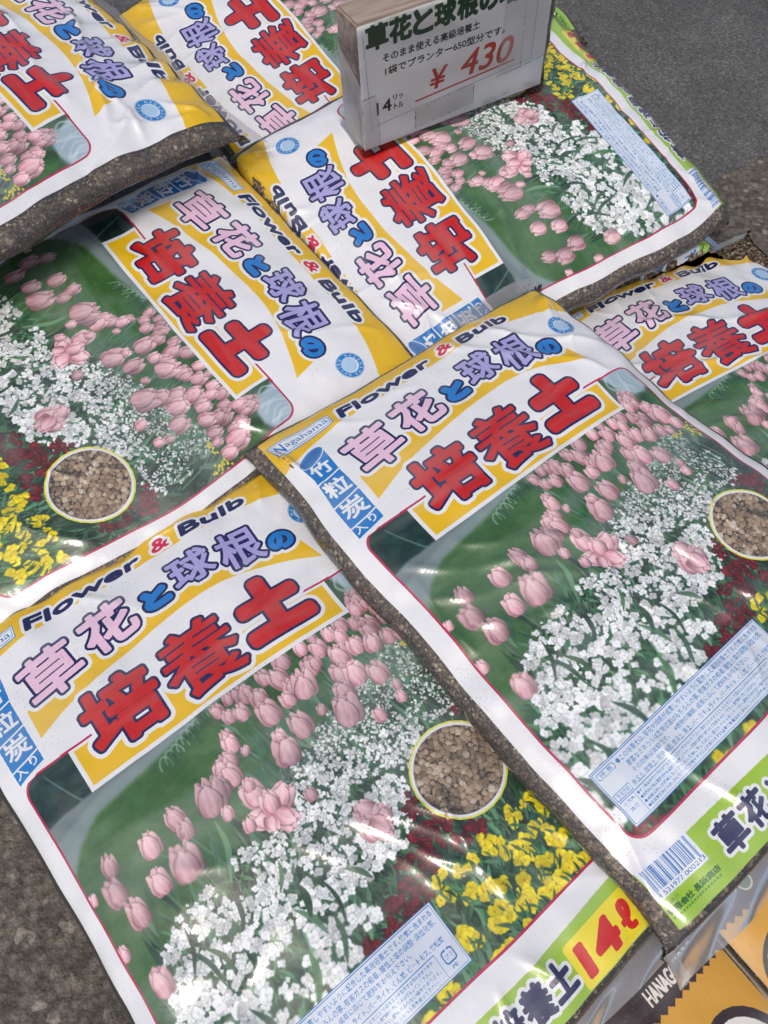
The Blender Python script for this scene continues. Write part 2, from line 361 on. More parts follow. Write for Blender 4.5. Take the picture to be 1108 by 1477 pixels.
    for cx, cy in [(.382, .108), (.388, .135), (.44, .12), (.43, .143), (.445, .16)]:
        for k in range(9): put(cx+rng.normal(0, .008), cy+rng.normal(0, .007), .0045, 'yellow')
    # tulips, far ones first; the open one and the ragged one between
    for x, y, w in sorted(TULIPS, key=lambda t: t[1]):
        draw_tulip(sh, x, y, w*.93, rng, dark=rng.uniform(-.4, 1.), soft=2 if (abs(x+.391) < .01 or abs(x+.234) < .01) else 0)
    for (x, y, w, r) in [(-.062, .205, .05, -8), (-.018, .245, .050, 50), (-.075, .255, .045, -65), (-.035, .285, .045, 150), (-.062, .275, .03, 190), (-.045, .238, .04, 5)]:
        draw_tulip(sh, x, y, w, rng, dark=-.5, rot=r)
    for (x, y, w, r) in [(.098, .372, .05, -25), (.118, .395, .045, 35), (.085, .398, .045, -10), (.104, .412, .045, 160)]:
        draw_tulip(sh, x, y, w, rng, dark=.1, rot=r)
    for x, y in [(-.121, .207), (-.06, .187), (-.10, .25)]:
        draw_tulip(sh, x, y, .026, rng, dark=-.3, rot=8)
    soft = blur(sh.a, 3); k = np.clip((Y-.42)/.2, 0, 1)[..., None]*np.clip((-X+.1)/.3, 0, 1)[..., None]*.75; sh.a[:] = sh.a*(1-k)+soft*k
    sh.a[:] = np.clip(blur(sh.a, 1), 0, 1)**1.16; lum = sh.a.mean(2, keepdims=True); sh.a[:] = np.clip(lum+(sh.a-lum)*1.02, 0, 1)
    sh.a *= (.97+.06*rng.random((H, W, 1))).astype(np.float32)
    return sh

NAVY = (.045, .085, .31); WH = (.90, .91, .92); YEL = (.90, .73, .08); RED = (.75, .085, .065); BLUE = (.08, .47, .78); MAG = (.70, .10, .30)
def paint_print(S=1400):
    """the whole front panel, x -.5 .. .5, y -.48 .. .90 in bag widths; alpha is 0 in the clear window"""
    s = Sheet(-.5, -.48, .5, .90, S, WH)
    pic = paint_picture(S)
    # picture inside its rounded frame
    def rrect(x0, y0, x1, y1, r):
        P = []
        for cx, cy, a in ((x1-r, y1-r, 0), (x0+r, y1-r, 90), (x0+r, y0+r, 180), (x1-r, y0+r, 270)):
            for t in np.linspace(0, 90, 9): P.append((cx+r*math.cos(math.radians(a+t)), cy+r*math.sin(math.radians(a+t))))
        return P
    fr = (-.442, -.102, .452, .714)
    s.poly(rrect(fr[0]-.003, fr[1]-.003, fr[2]+.003, fr[3]+.003, .038), MAG)
    m = fill_edges(poly_edges(s.X(rrect(fr[0]+.002, fr[1]+.002, fr[2]-.002, fr[3]-.002, .034))), s.H, s.W)
    ox, oy = int(round((pic.x0-s.x0)*S)), int(round((pic.y0-s.y0)*S))
    v = s.a[oy:oy+pic.H, ox:ox+pic.W]; mm = m[oy:oy+pic.H, ox:ox+pic.W]; v[mm] = pic.a[:v.shape[0], :v.shape[1]][mm]
    # header: white behind the frame line, yellow bands
    s.poly([(-.262, -.125), (.216, -.125), (.216, -.095), (-.262, -.095)], WH)
    top = smooth_curve([(-.52, -.338), (-.463, -.354), (-.36, -.385), (-.24, -.402), (0, -.405), (.24, -.400), (.34, -.388), (.42, -.366), (.47, -.350), (.52, -.335)])
    s.poly(np.vstack([top, [(.52, -.50), (-.52, -.50)]]), YEL)
    up = smooth_curve([(-.355, -.237), (-.25, -.270), (-.1, -.300), (.05, -.306), (.2, -.292), (.34, -.245)])
    lo = smooth_curve([(.364, -.163), (.295, -.192), (.21, -.221), (.123, -.238), (.03, -.240), (-.105, -.228), (-.256, -.199), (-.355, -.165)])
    s.poly(np.vstack([up, lo]), YEL)
    s.poly([(-.322, -.104), (.324, -.104), (.324, .002), (-.322, .002)], WH)
    s.poly([(-.312, -.095), (.314, -.095), (.314, -.008), (-.312, -.008)], YEL)
    for a, b in ((-.34, -.262), (.216, .34)): s.poly([(a, -.1065), (b, -.1065), (b, -.1015), (a, -.1015)], MAG)
    # lettering: outline colours from the outside in
    def fat(t, cx, cy, w, h, col, g, n=.0062, wo=.0085, rot=0):
        s.text(t, cx, cy, w-2*g, h-2*g, [(g+n+wo, WH)], rot)
        s.text(t, cx, cy, w-2*g, h-2*g, [(g+n, NAVY), (g, col)], rot)
    PK = (.90, .76, .85); LV = (.65, .63, .84)
    items = [('草', -.273, -.287, .136, .118, PK, .0040, -8), ('花', -.122, -.310, .122, .108, PK, .0046, -5), ('と', -.004, -.302, .066, .060, BLUE, .0068, 0),
             ('球', .096, -.320, .104, .092, LV, .0030, 2), ('根', .213, -.297, .104, .112, LV, .0028, 6), ('の', .304, -.257, .068, .056, BLUE, .0052, 10)]
    for it in items: s.text(it[0], it[1], it[2], it[3]-2*it[6], it[4]-2*it[6], [(it[6]+.0147, WH)], it[7])
    for it in items: fat(*it[:7], rot=it[7], wo=0)
    big = [('培', -.186, -.116, .172, .158, .0066), ('養', .004, -.110, .176, .168, .0034), ('土', .190, -.120, .170, .162, .0140)]
    for t, cx, cy, w, h, g in big: s.text(t, cx, cy, w-2*g, h-2*g, [(g+.0155, WH)])
    for t, cx, cy, w, h, g in big: fat(t, cx, cy, w, h, RED, g, wo=0)
    # the line of the frame shows again beside the last letter
    # Flower & Bulb on a shallow arch
    def word(t, x0, x1, yc, h, col, rot, g=.0030):
        s.text(t, (x0+x1)/2, yc, x1-x0, h, [(g+.0075, WH), (g, col)], rot, shear=.22)
    word('Flower', -.272, .012, -.425, .030, NAVY, -.6); word('Bulb', .128, .302, -.423, .030, NAVY, 2.5); word('&', .050, .094, -.430, .031, (.80, .09, .25), 0, .0016)
    # maker's box
    s.poly([(-.480, -.440), (-.296, -.440), (-.300, -.407), (-.473, -.386)], BLUE); s.poly([(-.478, -.438), (-.298, -.438), (-.302, -.409), (-.471, -.389)], WH)
    s.poly([(-.474, -.434), (-.302, -.434), (-.305, -.412), (-.468, -.394)], BLUE); s.poly([(-.4725, -.4325), (-.3035, -.4325), (-.3065, -.4135), (-.4665, -.396)], WH)
    s.text('N', -.454, -.415, .022, .030, [(.0012, BLUE)], -4); s.text('agahama', -.374, -.419, .128, .022, [(.0004, BLUE)], -3)
    # bamboo charcoal badge
    bb = [(-.452, -.335), (-.445, -.29), (-.449, -.20), (-.444, -.105), (-.371, -.122), (-.375, -.22), (-.378, -.28), (-.372, -.36)]
    s.poly([(x, y) for x, y in smooth_curve(bb, 4)], WH); s.poly(bb, (.07, .47, .77))
    el = lambda cx, cy, a, b, r: [(cx+a*math.cos(t)*math.cos(r)-b*math.sin(t)*math.sin(r), cy+a*math.cos(t)*math.sin(r)+b*math.sin(t)*math.cos(r)) for t in np.linspace(0, 6.2, 26)]
    s.poly(el(-.412, -.347, .046, .018, -.38), WH); s.poly(el(-.412, -.347, .043, .0155, -.38), (.07, .47, .77)); s.poly(el(-.412, -.347, .036, .010, -.38), (.05, .38, .68))
    for y in (-.282, -.212, -.146): stroke(s, [(-.455, y+.012), (-.41, y+.004), (-.37, y-.006)], .004, .004, WH)
    s.text('竹', -.412, -.309, .056, .034, [(.002, WH)], -5); s.text('粒', -.412, -.246, .058, .044, [(.002, WH)], -5)
    s.text('炭', -.410, -.180, .058, .046, [(.002, WH)], -5); s.text('入', -.427, -.126, .028, .020, [(.0008, WH)], -5); s.text('り', -.392, -.134, .016, .020, [(.0008, WH)], -5)
    # round seal with its ring of letters
    lx, ly = .407, -.300
    s.poly(el(lx, ly, .0395, .0375, 0), BLUE); s.poly(el(lx, ly, .0385, .0365, 0), WH); s.poly(el(lx, ly, .0372, .0352, 0), (.10, .48, .77)); s.poly(el(lx, ly, .0245, .0235, 0), (.76, .85, .93)); s.poly(el(lx-.002, ly+.002, .0215, .0205, 0), (.66, .79, .90))
    for k, ch in enumerate('NAGAHAMA'):
        a = math.radians(-165+k*24); s.text(ch, lx+.0305*math.cos(a), ly+.0290*math.sin(a), .0062, .0080, [(.0004, WH)], math.degrees(a)+90)
    for k, ch in enumerate('SHOTEN'):
        a = math.radians(37+k*22); s.text(ch, lx+.0305*math.cos(a), ly+.0290*math.sin(a), .0060, .0078, [(.0004, WH)], math.degrees(a)+90)
    # care label
    LB = (.16, .43, .72); LW = (.83, .87, .92); x0, y0, x1, y1 = -.420, .570, .092, .692
    s.poly([(x0, y0), (x1, y0), (x1, y1), (x0, y1)], LB); q = .0014; s.poly([(x0+q, y0+q), (x1-q, y0+q), (x1-q, y1-q), (x0+q, y1-q)], LW)
    q = .0038; s.poly([(x0+q, y0+q), (x1-q, y0+q), (x1-q, y1-q), (x0+q, y1-q)], LB); q = .0050; s.poly([(x0+q, y0+q), (x1-q, y0+q), (x1-q, y1-q), (x0+q, y1-q)], LW)
    def line(t, xa, xb, y, h, g=.0006): s.text(t, (xa+xb)/2, y, xb-xa, h, [(g, LB)])
    s.poly(rrect(-.411, .5785, -.366, .5925, .006), LB); s.poly(rrect(-.4098, .5797, -.3672, .5913, .0055), LW); line('特 長', -.404, -.373, .5855, .0085)
    line('●この培養土は､草花や球根が成育しやすいように配合した専用培養土です｡竹炭に含まれる', -.360, .082, .5855, .0118)
    line('豊富なミネラルは生育促進はもちろんの事､有害ガスの吸着､酸性土壌の調整･活性化等､', -.347, .078, .6015, .0118)
    line('その効果は抜群です｡', -.347, -.245, .6165, .0105); line('※植物の種類､成育に応じて肥料をお与え下さい｡', -.225, .008, .6165, .0105)
    s.poly([(-.412, .6250), (-.372, .6250), (-.372, .6400), (-.412, .6400)], LB); s.poly([(-.411, .6262), (-.373, .6262), (-.373, .6388), (-.411, .6388)], LW)
    line('使用原料', -.408, -.376, .6325, .0095); line('赤玉土､腐葉土､完熟堆肥､鹿沼土､黒土､バーミキュライト､パーライト､くん炭､ピートモス､竹粒炭', -.366, .072, .6325, .0112)
    s.poly([(-.412, .6425), (.040, .6425), (.040, .6435), (-.412, .6435)], LB); s.poly([(.040, .6425), (.041, .6425), (.041, .686), (.040, .686)], LB)
    s.poly([(-.378, .6425), (-.377, .6425), (-.377, .686), (-.378, .686)], LB); line('⚠警告', -.408, -.382, .650, .0062, .0003); line('注意', -.405, -.385, .664, .0062, .0003)
    for k, t in enumerate(['●ポリ袋は幼児や子供の手の届くところに置かないで下さい｡頭からかぶるなどしたときに､口や鼻をふさぎ窒息する恐れがあります｡',
            '●開封前の袋は直射日光を避けて保管して下さい｡植物の成育に合わせて肥料を与えて下さい｡使用時に際して水はけをよくして下さい｡',
            '●用途以外には使用しないで下さい｡使用に際しては少し湿らせてから使って下さい｡肥料があわない場合があります｡',
            '●有機質を含むため､カビやコバエが発生することがありますが品質に影響はありません｡シャベル等を使って下さい｡']):
        line(t, -.373, .034-.012*(k % 2), .650+k*.0098, .0066, .0002)
    s.poly(rrect(.050, .648, .076, .672, .006), LB); s.poly(rrect(.0525, .6505, .0735, .6695, .004), LW)
    s.poly([(.062, .646), (.066, .646), (.066, .653), (.062, .653)], LW); line('プラ', .055, .071, .660, .008); line('PE', .057, .069, .679, .0065)
    # green foot
    GR = (.60, .76, .17)
    s.poly(np.vstack([smooth_curve([(-.52, .752), (-.3, .757), (0, .766), (.36, .758), (.52, .744)]), [(.52, .92), (-.52, .92)]]), GR)
    s.poly(rrect(.236, .780, .408, .866, .008), (.93, .86, .16))
    s.text('14', .302, .823, .090, .050, [(.0062, (.80, .10, .10))], shear=.05); s.text('ℓ', .380, .823, .028, .050, [(.0038, (.80, .10, .10))])
    for lay in (0, 1):
        for t, cx, w, h in zip('草花と球根の培養土', (-.288, -.216, -.150, -.097, -.034, .022, .078, .141, .202), (.066, .064, .040, .056, .058, .040, .060, .062, .058), (.066, .064, .040, .058, .062, .040, .062, .066, .062)):
            s.text(t, cx, .812, w-.006, h-.006, [(.0030+.0065, WH)] if lay == 0 else [(.0030, NAVY)])
    s.poly([(-.487, .748), (-.357, .751), (-.357, .813), (-.487, .811)], (.88, .90, .94))
    bits = '101'+'0110001'+'0100011'+'0111011'+'0010001'+'0111011'+'0010001'+'01010'+'1110010'*3+'1101100'+'1100110'+'1000010'+'101'
    bw = .114/len(bits)
    for k, c in enumerate(bits):
        if c == '1':
            yb = .802 if k in (0, 2, 92, 94) else .797; s.poly([(-.479+k*bw, .755), (-.479+(k+1)*bw, .755), (-.479+(k+1)*bw, yb), (-.479+k*bw, yb)], (.12, .42, .70))
    s.text('4 531977 000213', -.421, .8045, .122, .008, [(.0004, (.15, .40, .65))])
    DG = (.16, .42, .12); s.text('製造元', -.487+.022, .8215, .036, .008, [(.0006, DG)]); s.text('有限会社 長浜商店', -.420, .834, .134, .0115, [(.0012, DG)])
    for k in range(17): s.poly([(-.485+k*.0075, .8435+.0008*(k % 3)), (-.4795+k*.0075, .8435), (-.480+k*.0075, .8485), (-.4845+k*.0075, .8482)], DG, .6)
    # window ring
    wx, wy = .299, .417
    s.poly(el(wx, wy, .1035, .1005, 0), (.86, .86, .24)); s.poly(el(wx, wy, .0995, .0965, 0), WH)
    yy, xx = np.mgrid[0:s.H, 0:s.W]; X = s.x0+(xx+.5)/S; Y = s.y0+(yy+.5)/S
    d = np.hypot((X-wx)/.0935, (Y-wy)/.0905); al = np.clip((d-1)*60+.5, 0, 1).astype(np.float32)
    al *= ((np.abs(X) < .489) & (Y > -.470) & (Y < .868))
    rng = np.random.default_rng(3)
    s.a *= (.985+.03*rng.random((s.H, s.W, 1))).astype(np.float32)
    return s, al

def to_image(name, a, al=None):
    H, W = a.shape[:2]; im = bpy.data.images.new(name, W, H, alpha=True)
    px = np.ones((H, W, 4), np.float32); px[..., :3] = np.clip(a, 0, 1)
    if al is not None: px[..., 3] = al
    im.alpha_mode = 'CHANNEL_PACKED'
    im.pixels.foreach_set(px[::-1].ravel()); im.update(); im.pack()
    return im
BAGS = {
 'A': ([[0.788051, -0.615582, 0.005895], [0.614971, 0.787633, 0.038029], [-0.028053, -0.026343, 0.999259]], [-0.11332, 0.13993, 0.10915],
  [[-0.2966,-0.4384,-0.0009,-0.0052],[-0.3011,-0.4089,0.0022,-0.0023],[-0.435,-0.1023,0.0112,-0.0039],[-0.3702,-0.1209,0.0037,-0.003],[-0.2743,-0.2864,-0.0013,0.001],[-0.1228,-0.3101,-0.006,0.0141],[-0.0055,-0.2932,-0.0008,-0.002],[0.0963,-0.3178,-0.0001,0.0051],[0.2091,-0.2978,0.0016,0.0109],[0.3031,-0.2556,0.0049,0.0082],[-0.3539,-0.2355,0.0009,0.0023],[-0.3553,-0.1644,0.0031,-0.0025],[0.3654,-0.1639,-0.0046,0.0061],[-0.1498,-0.0638,-0.0,-0.0042],[0.1178,-0.1471,-0.003,-0.0063],[0.267,-0.1366,0.0006,-0.0005],[0.1069,-0.0494,-0.003,-0.0136],[0.2767,-0.0458,-0.001,-0.0019],[-0.3146,-0.1038,-0.0004,-0.0025],[-0.3196,-0.0,0.0026,-0.005],[0.3196,0.0,-0.003,0.001],[0.32,-0.094,0.0019,0.0002],[-0.264,-0.1077,0.0011,-0.0067],[0.2179,-0.1103,-0.0003,-0.003],[-0.4102,-0.0983,0.0074,-0.0056],[0.4064,-0.3006,-0.0153,0.0075],[0.0493,0.0898,-0.0004,-0.0076],[0.0916,0.1489,-0.0005,-0.0063],[0.0361,0.1753,-0.0024,-0.0044],[-0.2788,0.1576,0.0021,-0.0058],[-0.2346,0.2281,0.0018,-0.0049],[-0.2958,0.2295,0.0006,-0.0072],[-0.3633,0.145,0.0055,-0.0056],[-0.3832,0.1892,0.0091,-0.003],[-0.361,0.2483,0.0059,-0.0054],[-0.3917,0.3658,0.0147,-0.0006],[0.1011,0.3914,-0.0053,-0.005],[-0.0451,0.2431,-0.0037,-0.0071],[0.2963,0.4193,-0.0077,-0.0041],[0.092,0.5821,-0.0011,-0.0081],[0.0845,0.7049,0.0011,-0.0111],[-0.441,0.0763,0.0286,-0.0071],[-0.441,0.2215,0.0277,-0.0051],[-0.441,0.335,0.0288,-0.0024],[-0.441,0.4181,0.0305,-0.0008],[0.1445,0.764,0.0009,0.0014],[0.3604,0.764,-0.0044,-0.0135],[0.5,0.4,0.0014,-0.0013],[-0.5,0.9,0.0014,-0.0013]]),
 'B': ([[0.779269, -0.626141, 0.026215], [0.624837, 0.779499, 0.044274], [-0.048156, -0.018121, 0.998675]], [0.1243, 0.32275, 0.1277],
  [[-0.4776,-0.4377,0.0106,-0.0338],[-0.4712,-0.3878,0.0095,-0.0261],[-0.2966,-0.4384,0.0016,-0.0099],[-0.3011,-0.4089,0.0027,-0.0095],[-0.435,-0.1023,-0.0153,-0.0105],[-0.3702,-0.1209,0.0051,-0.0036],[-0.2743,-0.2864,0.0072,-0.0037],[-0.1228,-0.3101,0.0071,0.0001],[-0.0055,-0.2932,0.0179,0.0029],[0.0963,-0.3178,0.0152,-0.0057],[0.2091,-0.2978,0.0078,-0.0111],[-0.3539,-0.2355,0.0087,-0.0051],[-0.3553,-0.1644,0.0099,-0.0042],[0.3654,-0.1639,-0.0062,0.0019],[-0.1498,-0.0638,0.0014,-0.0001],[0.1178,-0.1471,0.0118,-0.01],[0.267,-0.1366,0.0147,-0.0007],[0.1069,-0.0494,-0.0002,-0.005],[0.2767,-0.0458,0.0086,-0.0022],[-0.3146,-0.1038,0.0077,-0.0057],[-0.3196,-0.0,0.0075,-0.0031],[0.3196,0.0,-0.022,0.0063],[0.32,-0.094,-0.0008,0.0025],[-0.264,-0.1077,0.0069,-0.0033],[0.2179,-0.1103,0.0112,-0.0038],[-0.4102,-0.0983,-0.0053,-0.0048],[0.0493,0.0898,0.0,0.0004],[0.0916,0.1489,-0.0002,-0.0007],[0.0361,0.1753,0.0018,-0.0017],[-0.2788,0.1576,0.005,-0.0026],[-0.2346,0.2281,0.0068,-0.0055],[-0.2958,0.2295,0.0041,-0.0048],[-0.3633,0.145,0.001,-0.0022],[-0.3832,0.1892,-0.0016,-0.0029],[-0.361,0.2483,-0.0006,-0.0044],[-0.3917,0.3658,-0.0032,-0.0036],[0.1011,0.3914,0.0042,-0.0041],[-0.0451,0.2431,0.0015,0.0008],[0.2963,0.4193,-0.0101,0.0004],[-0.4205,0.5584,0.0064,0.0019],[0.092,0.5821,0.0052,-0.0037],[-0.4243,0.6758,0.0074,0.0029],[-0.4586,0.6877,0.0087,0.007],[-0.4807,0.7336,0.0088,0.0055],[-0.3541,0.7506,0.0065,0.0029],[-0.3621,0.8131,0.0089,0.0057],[-0.4905,0.8074,0.0096,0.0097],[-0.5078,0.7146,0.0073,0.0065],[-0.487,0.1954,0.0049,-0.0085],[-0.487,0.2922,-0.0025,-0.0067],[-0.487,0.4031,-0.0024,-0.0036],[-0.487,0.5048,0.0003,0.0002],[-0.487,0.5807,-0.0007,0.0028],[-0.441,0.1052,0.0083,-0.0059],[-0.441,0.2325,0.0039,-0.0051],[-0.441,0.3545,-0.0029,-0.0038],[-0.441,0.4673,-0.0093,-0.0008],[-0.441,0.5964,-0.008,0.0027],[-0.5076,0.755,0.0074,-0.0336],[-0.2861,0.755,0.0071,0.0026],[0.5,0.9,0.0017,-0.0017],[0.5,0.5,0.0017,-0.0017]]),
 'C': ([[0.632239, 0.771577, 0.0703], [-0.771083, 0.635478, -0.039984], [-0.075524, -0.028928, 0.996724]], [-0.202, 0.48828, 0.12243],
  [[-0.2966,-0.4384,-0.0039,-0.0328],[-0.3011,-0.4089,-0.0212,-0.0245],[-0.2743,-0.2864,-0.0126,-0.0067],[-0.1228,-0.3101,-0.0123,-0.0125],[-0.0055,-0.2932,-0.0179,-0.0098],[0.0963,-0.3178,-0.0091,-0.0105],[0.2091,-0.2978,0.0083,-0.0094],[0.3031,-0.2556,0.0089,-0.0031],[-0.3553,-0.1644,-0.0313,-0.0142],[-0.3539,-0.2355,-0.0195,-0.0147],[0.3654,-0.1639,0.0097,-0.0069],[-0.1498,-0.0638,-0.011,-0.0022],[0.1178,-0.1471,-0.0018,-0.0003],[0.267,-0.1366,-0.007,-0.008],[0.1069,-0.0494,0.0018,0.006],[0.2767,-0.0458,-0.0039,-0.0024],[-0.3146,-0.1038,-0.0086,-0.0055],[-0.3196,-0.0,-0.0176,-0.0047],[0.3196,0.0,0.0044,-0.0038],[0.32,-0.094,-0.0043,-0.0108],[-0.264,-0.1077,-0.0094,-0.001],[0.2179,-0.1103,-0.0006,-0.0016],[0.467,-0.0829,-0.0168,-0.015],[0.4064,-0.3006,0.007,-0.0159],[0.0493,0.0898,-0.0036,0.0015],[0.0916,0.1489,-0.003,0.0027],[0.0361,0.1753,-0.0048,0.0032],[-0.3633,0.145,-0.0197,0.0028],[-0.3832,0.1892,-0.0219,0.0007],[-0.361,0.2483,-0.0121,0.0065],[-0.2788,0.1576,-0.0135,0.0037],[-0.2958,0.2295,-0.0103,0.0048],[-0.2346,0.2281,-0.0126,0.0061],[0.1011,0.3914,0.0048,0.0057],[0.2963,0.4193,0.0359,-0.0005],[0.452,0.0845,0.016,-0.0099],[0.452,0.4682,0.0108,-0.0016],[0.452,0.7179,-0.0011,0.0081],[0.487,0.0583,0.0291,-0.0146],[0.487,0.2118,0.0454,-0.0104],[0.487,0.4766,0.0326,-0.002],[0.487,0.7384,0.0005,0.0106],[-0.5,0.9,-0.0011,-0.0023],[-0.5,0.5,-0.0011,-0.0023],[0.5,0.9,-0.0011,-0.0023]]),
 'D': ([[-0.539655, -0.838354, 0.077042], [0.820164, -0.544178, -0.176638], [0.19001, -0.032136, 0.981256]], [0.06134, 0.6728, 0.11419],
  [[-0.2743,-0.2864,-0.0023,-0.0023],[-0.1228,-0.3101,-0.0064,-0.0056],[-0.0055,-0.2932,-0.0032,-0.0024],[0.0963,-0.3178,-0.0176,-0.0066],[0.2091,-0.2978,-0.0131,-0.0116],[0.3031,-0.2556,-0.0098,-0.0148],[-0.3553,-0.1644,0.0011,0.0001],[-0.3539,-0.2355,-0.0009,-0.0049],[0.3654,-0.1639,-0.0145,-0.0233],[-0.1498,-0.0638,0.0168,0.0163],[0.1178,-0.1471,0.0128,0.0042],[0.1069,-0.0494,0.0198,0.0154],[-0.3196,-0.0,0.0146,0.0157],[-0.3146,-0.1038,0.0085,0.0061],[-0.264,-0.1077,0.0121,0.0103],[-0.3702,-0.1209,-0.0013,0.0007],[0.0493,0.0898,0.015,0.0192],[0.0916,0.1489,0.0127,0.0169],[0.0361,0.1753,0.0207,0.0158],[-0.0451,0.2431,0.0137,0.0104],[0.1011,0.3914,0.0063,0.014],[-0.2788,0.1576,0.0126,0.0207],[-0.2346,0.2281,0.0135,0.0233],[-0.2958,0.2295,0.01,0.0197],[-0.3633,0.145,0.001,0.0043],[-0.3832,0.1892,-0.0044,0.0044],[-0.361,0.2483,-0.0019,0.008],[-0.3917,0.3658,-0.0121,0.0025],[0.092,0.5821,-0.0043,0.0046],[0.0845,0.7049,-0.009,0.0019],[-0.4243,0.6758,0.0023,0.023],[-0.4205,0.5584,0.0009,0.013],[-0.4586,0.6877,-0.0014,-0.0007],[-0.441,0.0912,0.0042,0.0031],[-0.441,0.3068,-0.0094,0.0018],[-0.441,0.5774,-0.0212,0.005],[-0.487,0.0758,0.006,0.0053],[-0.487,0.3713,-0.003,0.0066],[-0.487,0.6925,-0.0102,0.0095],[0.35,0.762,-0.074,-0.0558],[0.18,0.762,-0.0159,-0.0339],[0.0,0.762,0.0255,-0.0175],[-0.2,0.762,0.0404,-0.0156],[-0.36,0.762,0.0473,-0.0127],[0.5,0.4,0.0009,0.0011],[0.5,0.9,0.0009,0.0011]]),
 'E': ([[0.655784, 0.743854, 0.128951], [-0.749166, 0.662298, -0.010562], [-0.093261, -0.089679, 0.991595]], [-0.38903, 0.70503, 0.2271],
  [[-0.1228,-0.3101,0.0039,-0.0033],[-0.0055,-0.2932,-0.0135,-0.0071],[0.0963,-0.3178,-0.0012,-0.0009],[0.2091,-0.2978,-0.0105,-0.002],[0.3031,-0.2556,-0.0211,-0.0093],[0.4064,-0.3006,-0.0213,-0.0165],[0.3654,-0.1639,-0.0024,-0.0014],[0.267,-0.1366,-0.0337,-0.0164],[0.1178,-0.1471,-0.0103,0.0077],[0.1069,-0.0494,-0.0024,0.0002],[0.2767,-0.0458,-0.0119,-0.005],[0.3196,0.0,0.0014,-0.0027],[0.32,-0.094,-0.0089,-0.0036],[0.467,-0.0829,-0.0061,-0.0039],[0.2179,-0.1103,-0.0218,-0.0057],[0.452,-0.0327,0.0197,-0.0011],[0.452,0.0805,0.0346,0.0014],[0.452,0.1884,0.0498,0.0042],[0.487,-0.3462,0.0022,-0.0262],[0.487,-0.1733,0.0123,-0.0112],[0.487,-0.0052,0.0238,-0.0033],[0.487,0.2244,0.0758,0.0044],[-0.5,0.9,0.0013,-0.0023],[0.5,0.9,0.0013,-0.0023],[-0.5,0.5,0.0013,-0.0023],[-0.5,-0.4,0.0013,-0.0023]]),
 'F': ([[0.863312, -0.504136, 0.023213], [0.498717, 0.85927, 0.113739], [-0.077286, -0.086616, 0.993239]], [0.37001, 0.49753, 0.04169],
  [[-0.2743,-0.2864,0.0302,-0.0169],[-0.1228,-0.3101,0.0335,-0.0249],[-0.0055,-0.2932,0.0128,-0.0075],[0.0963,-0.3178,0.013,-0.0078],[0.2091,-0.2978,0.006,-0.0022],[0.3031,-0.2556,-0.0056,-0.0017],[-0.3553,-0.1644,0.0051,0.0002],[-0.3539,-0.2355,0.009,-0.0044],[-0.1498,-0.0638,0.0029,-0.0034],[-0.3196,-0.0,-0.0036,0.0018],[-0.3146,-0.1038,-0.0108,0.0106],[-0.264,-0.1077,-0.0085,0.0074],[-0.2788,0.1576,0.0061,-0.0073],[-0.2346,0.2281,0.007,-0.0078],[-0.2958,0.2295,0.009,-0.0026],[-0.5,0.9,0.0035,-0.0022],[0.5,0.9,0.0035,-0.0022],[0.0,0.9,0.0035,-0.0022],[-0.5,0.5,0.0035,-0.0022],[0.5,0.5,0.0035,-0.0022],[0.5,0.1,0.0035,-0.0022]]),
 'G': ([[-0.592227, -0.805134, 0.032034], [0.789752, -0.587883, -0.175171], [0.159868, -0.078443, 0.984017]], [-0.09464, 0.9307, 0.12569],
  [[-0.2743,-0.2864,0.0057,0.0013],[-0.1228,-0.3101,0.0058,0.0005],[-0.0055,-0.2932,0.015,0.0089],[0.0963,-0.3178,0.0031,-0.0051],[0.2091,-0.2978,0.0033,0.0001],[0.3031,-0.2556,0.0157,0.0009],[-0.1498,-0.0638,0.0052,0.003],[0.1178,-0.1471,0.0012,0.0047],[0.1069,-0.0494,0.0069,0.0144],[-0.264,-0.1077,-0.0015,0.0019],[-0.5,0.9,0.003,0.0015],[0.5,0.9,0.003,0.0015],[-0.5,0.5,0.003,0.0015],[0.5,0.5,0.003,0.0015],[0.0,0.5,0.003,0.0015]]),
}
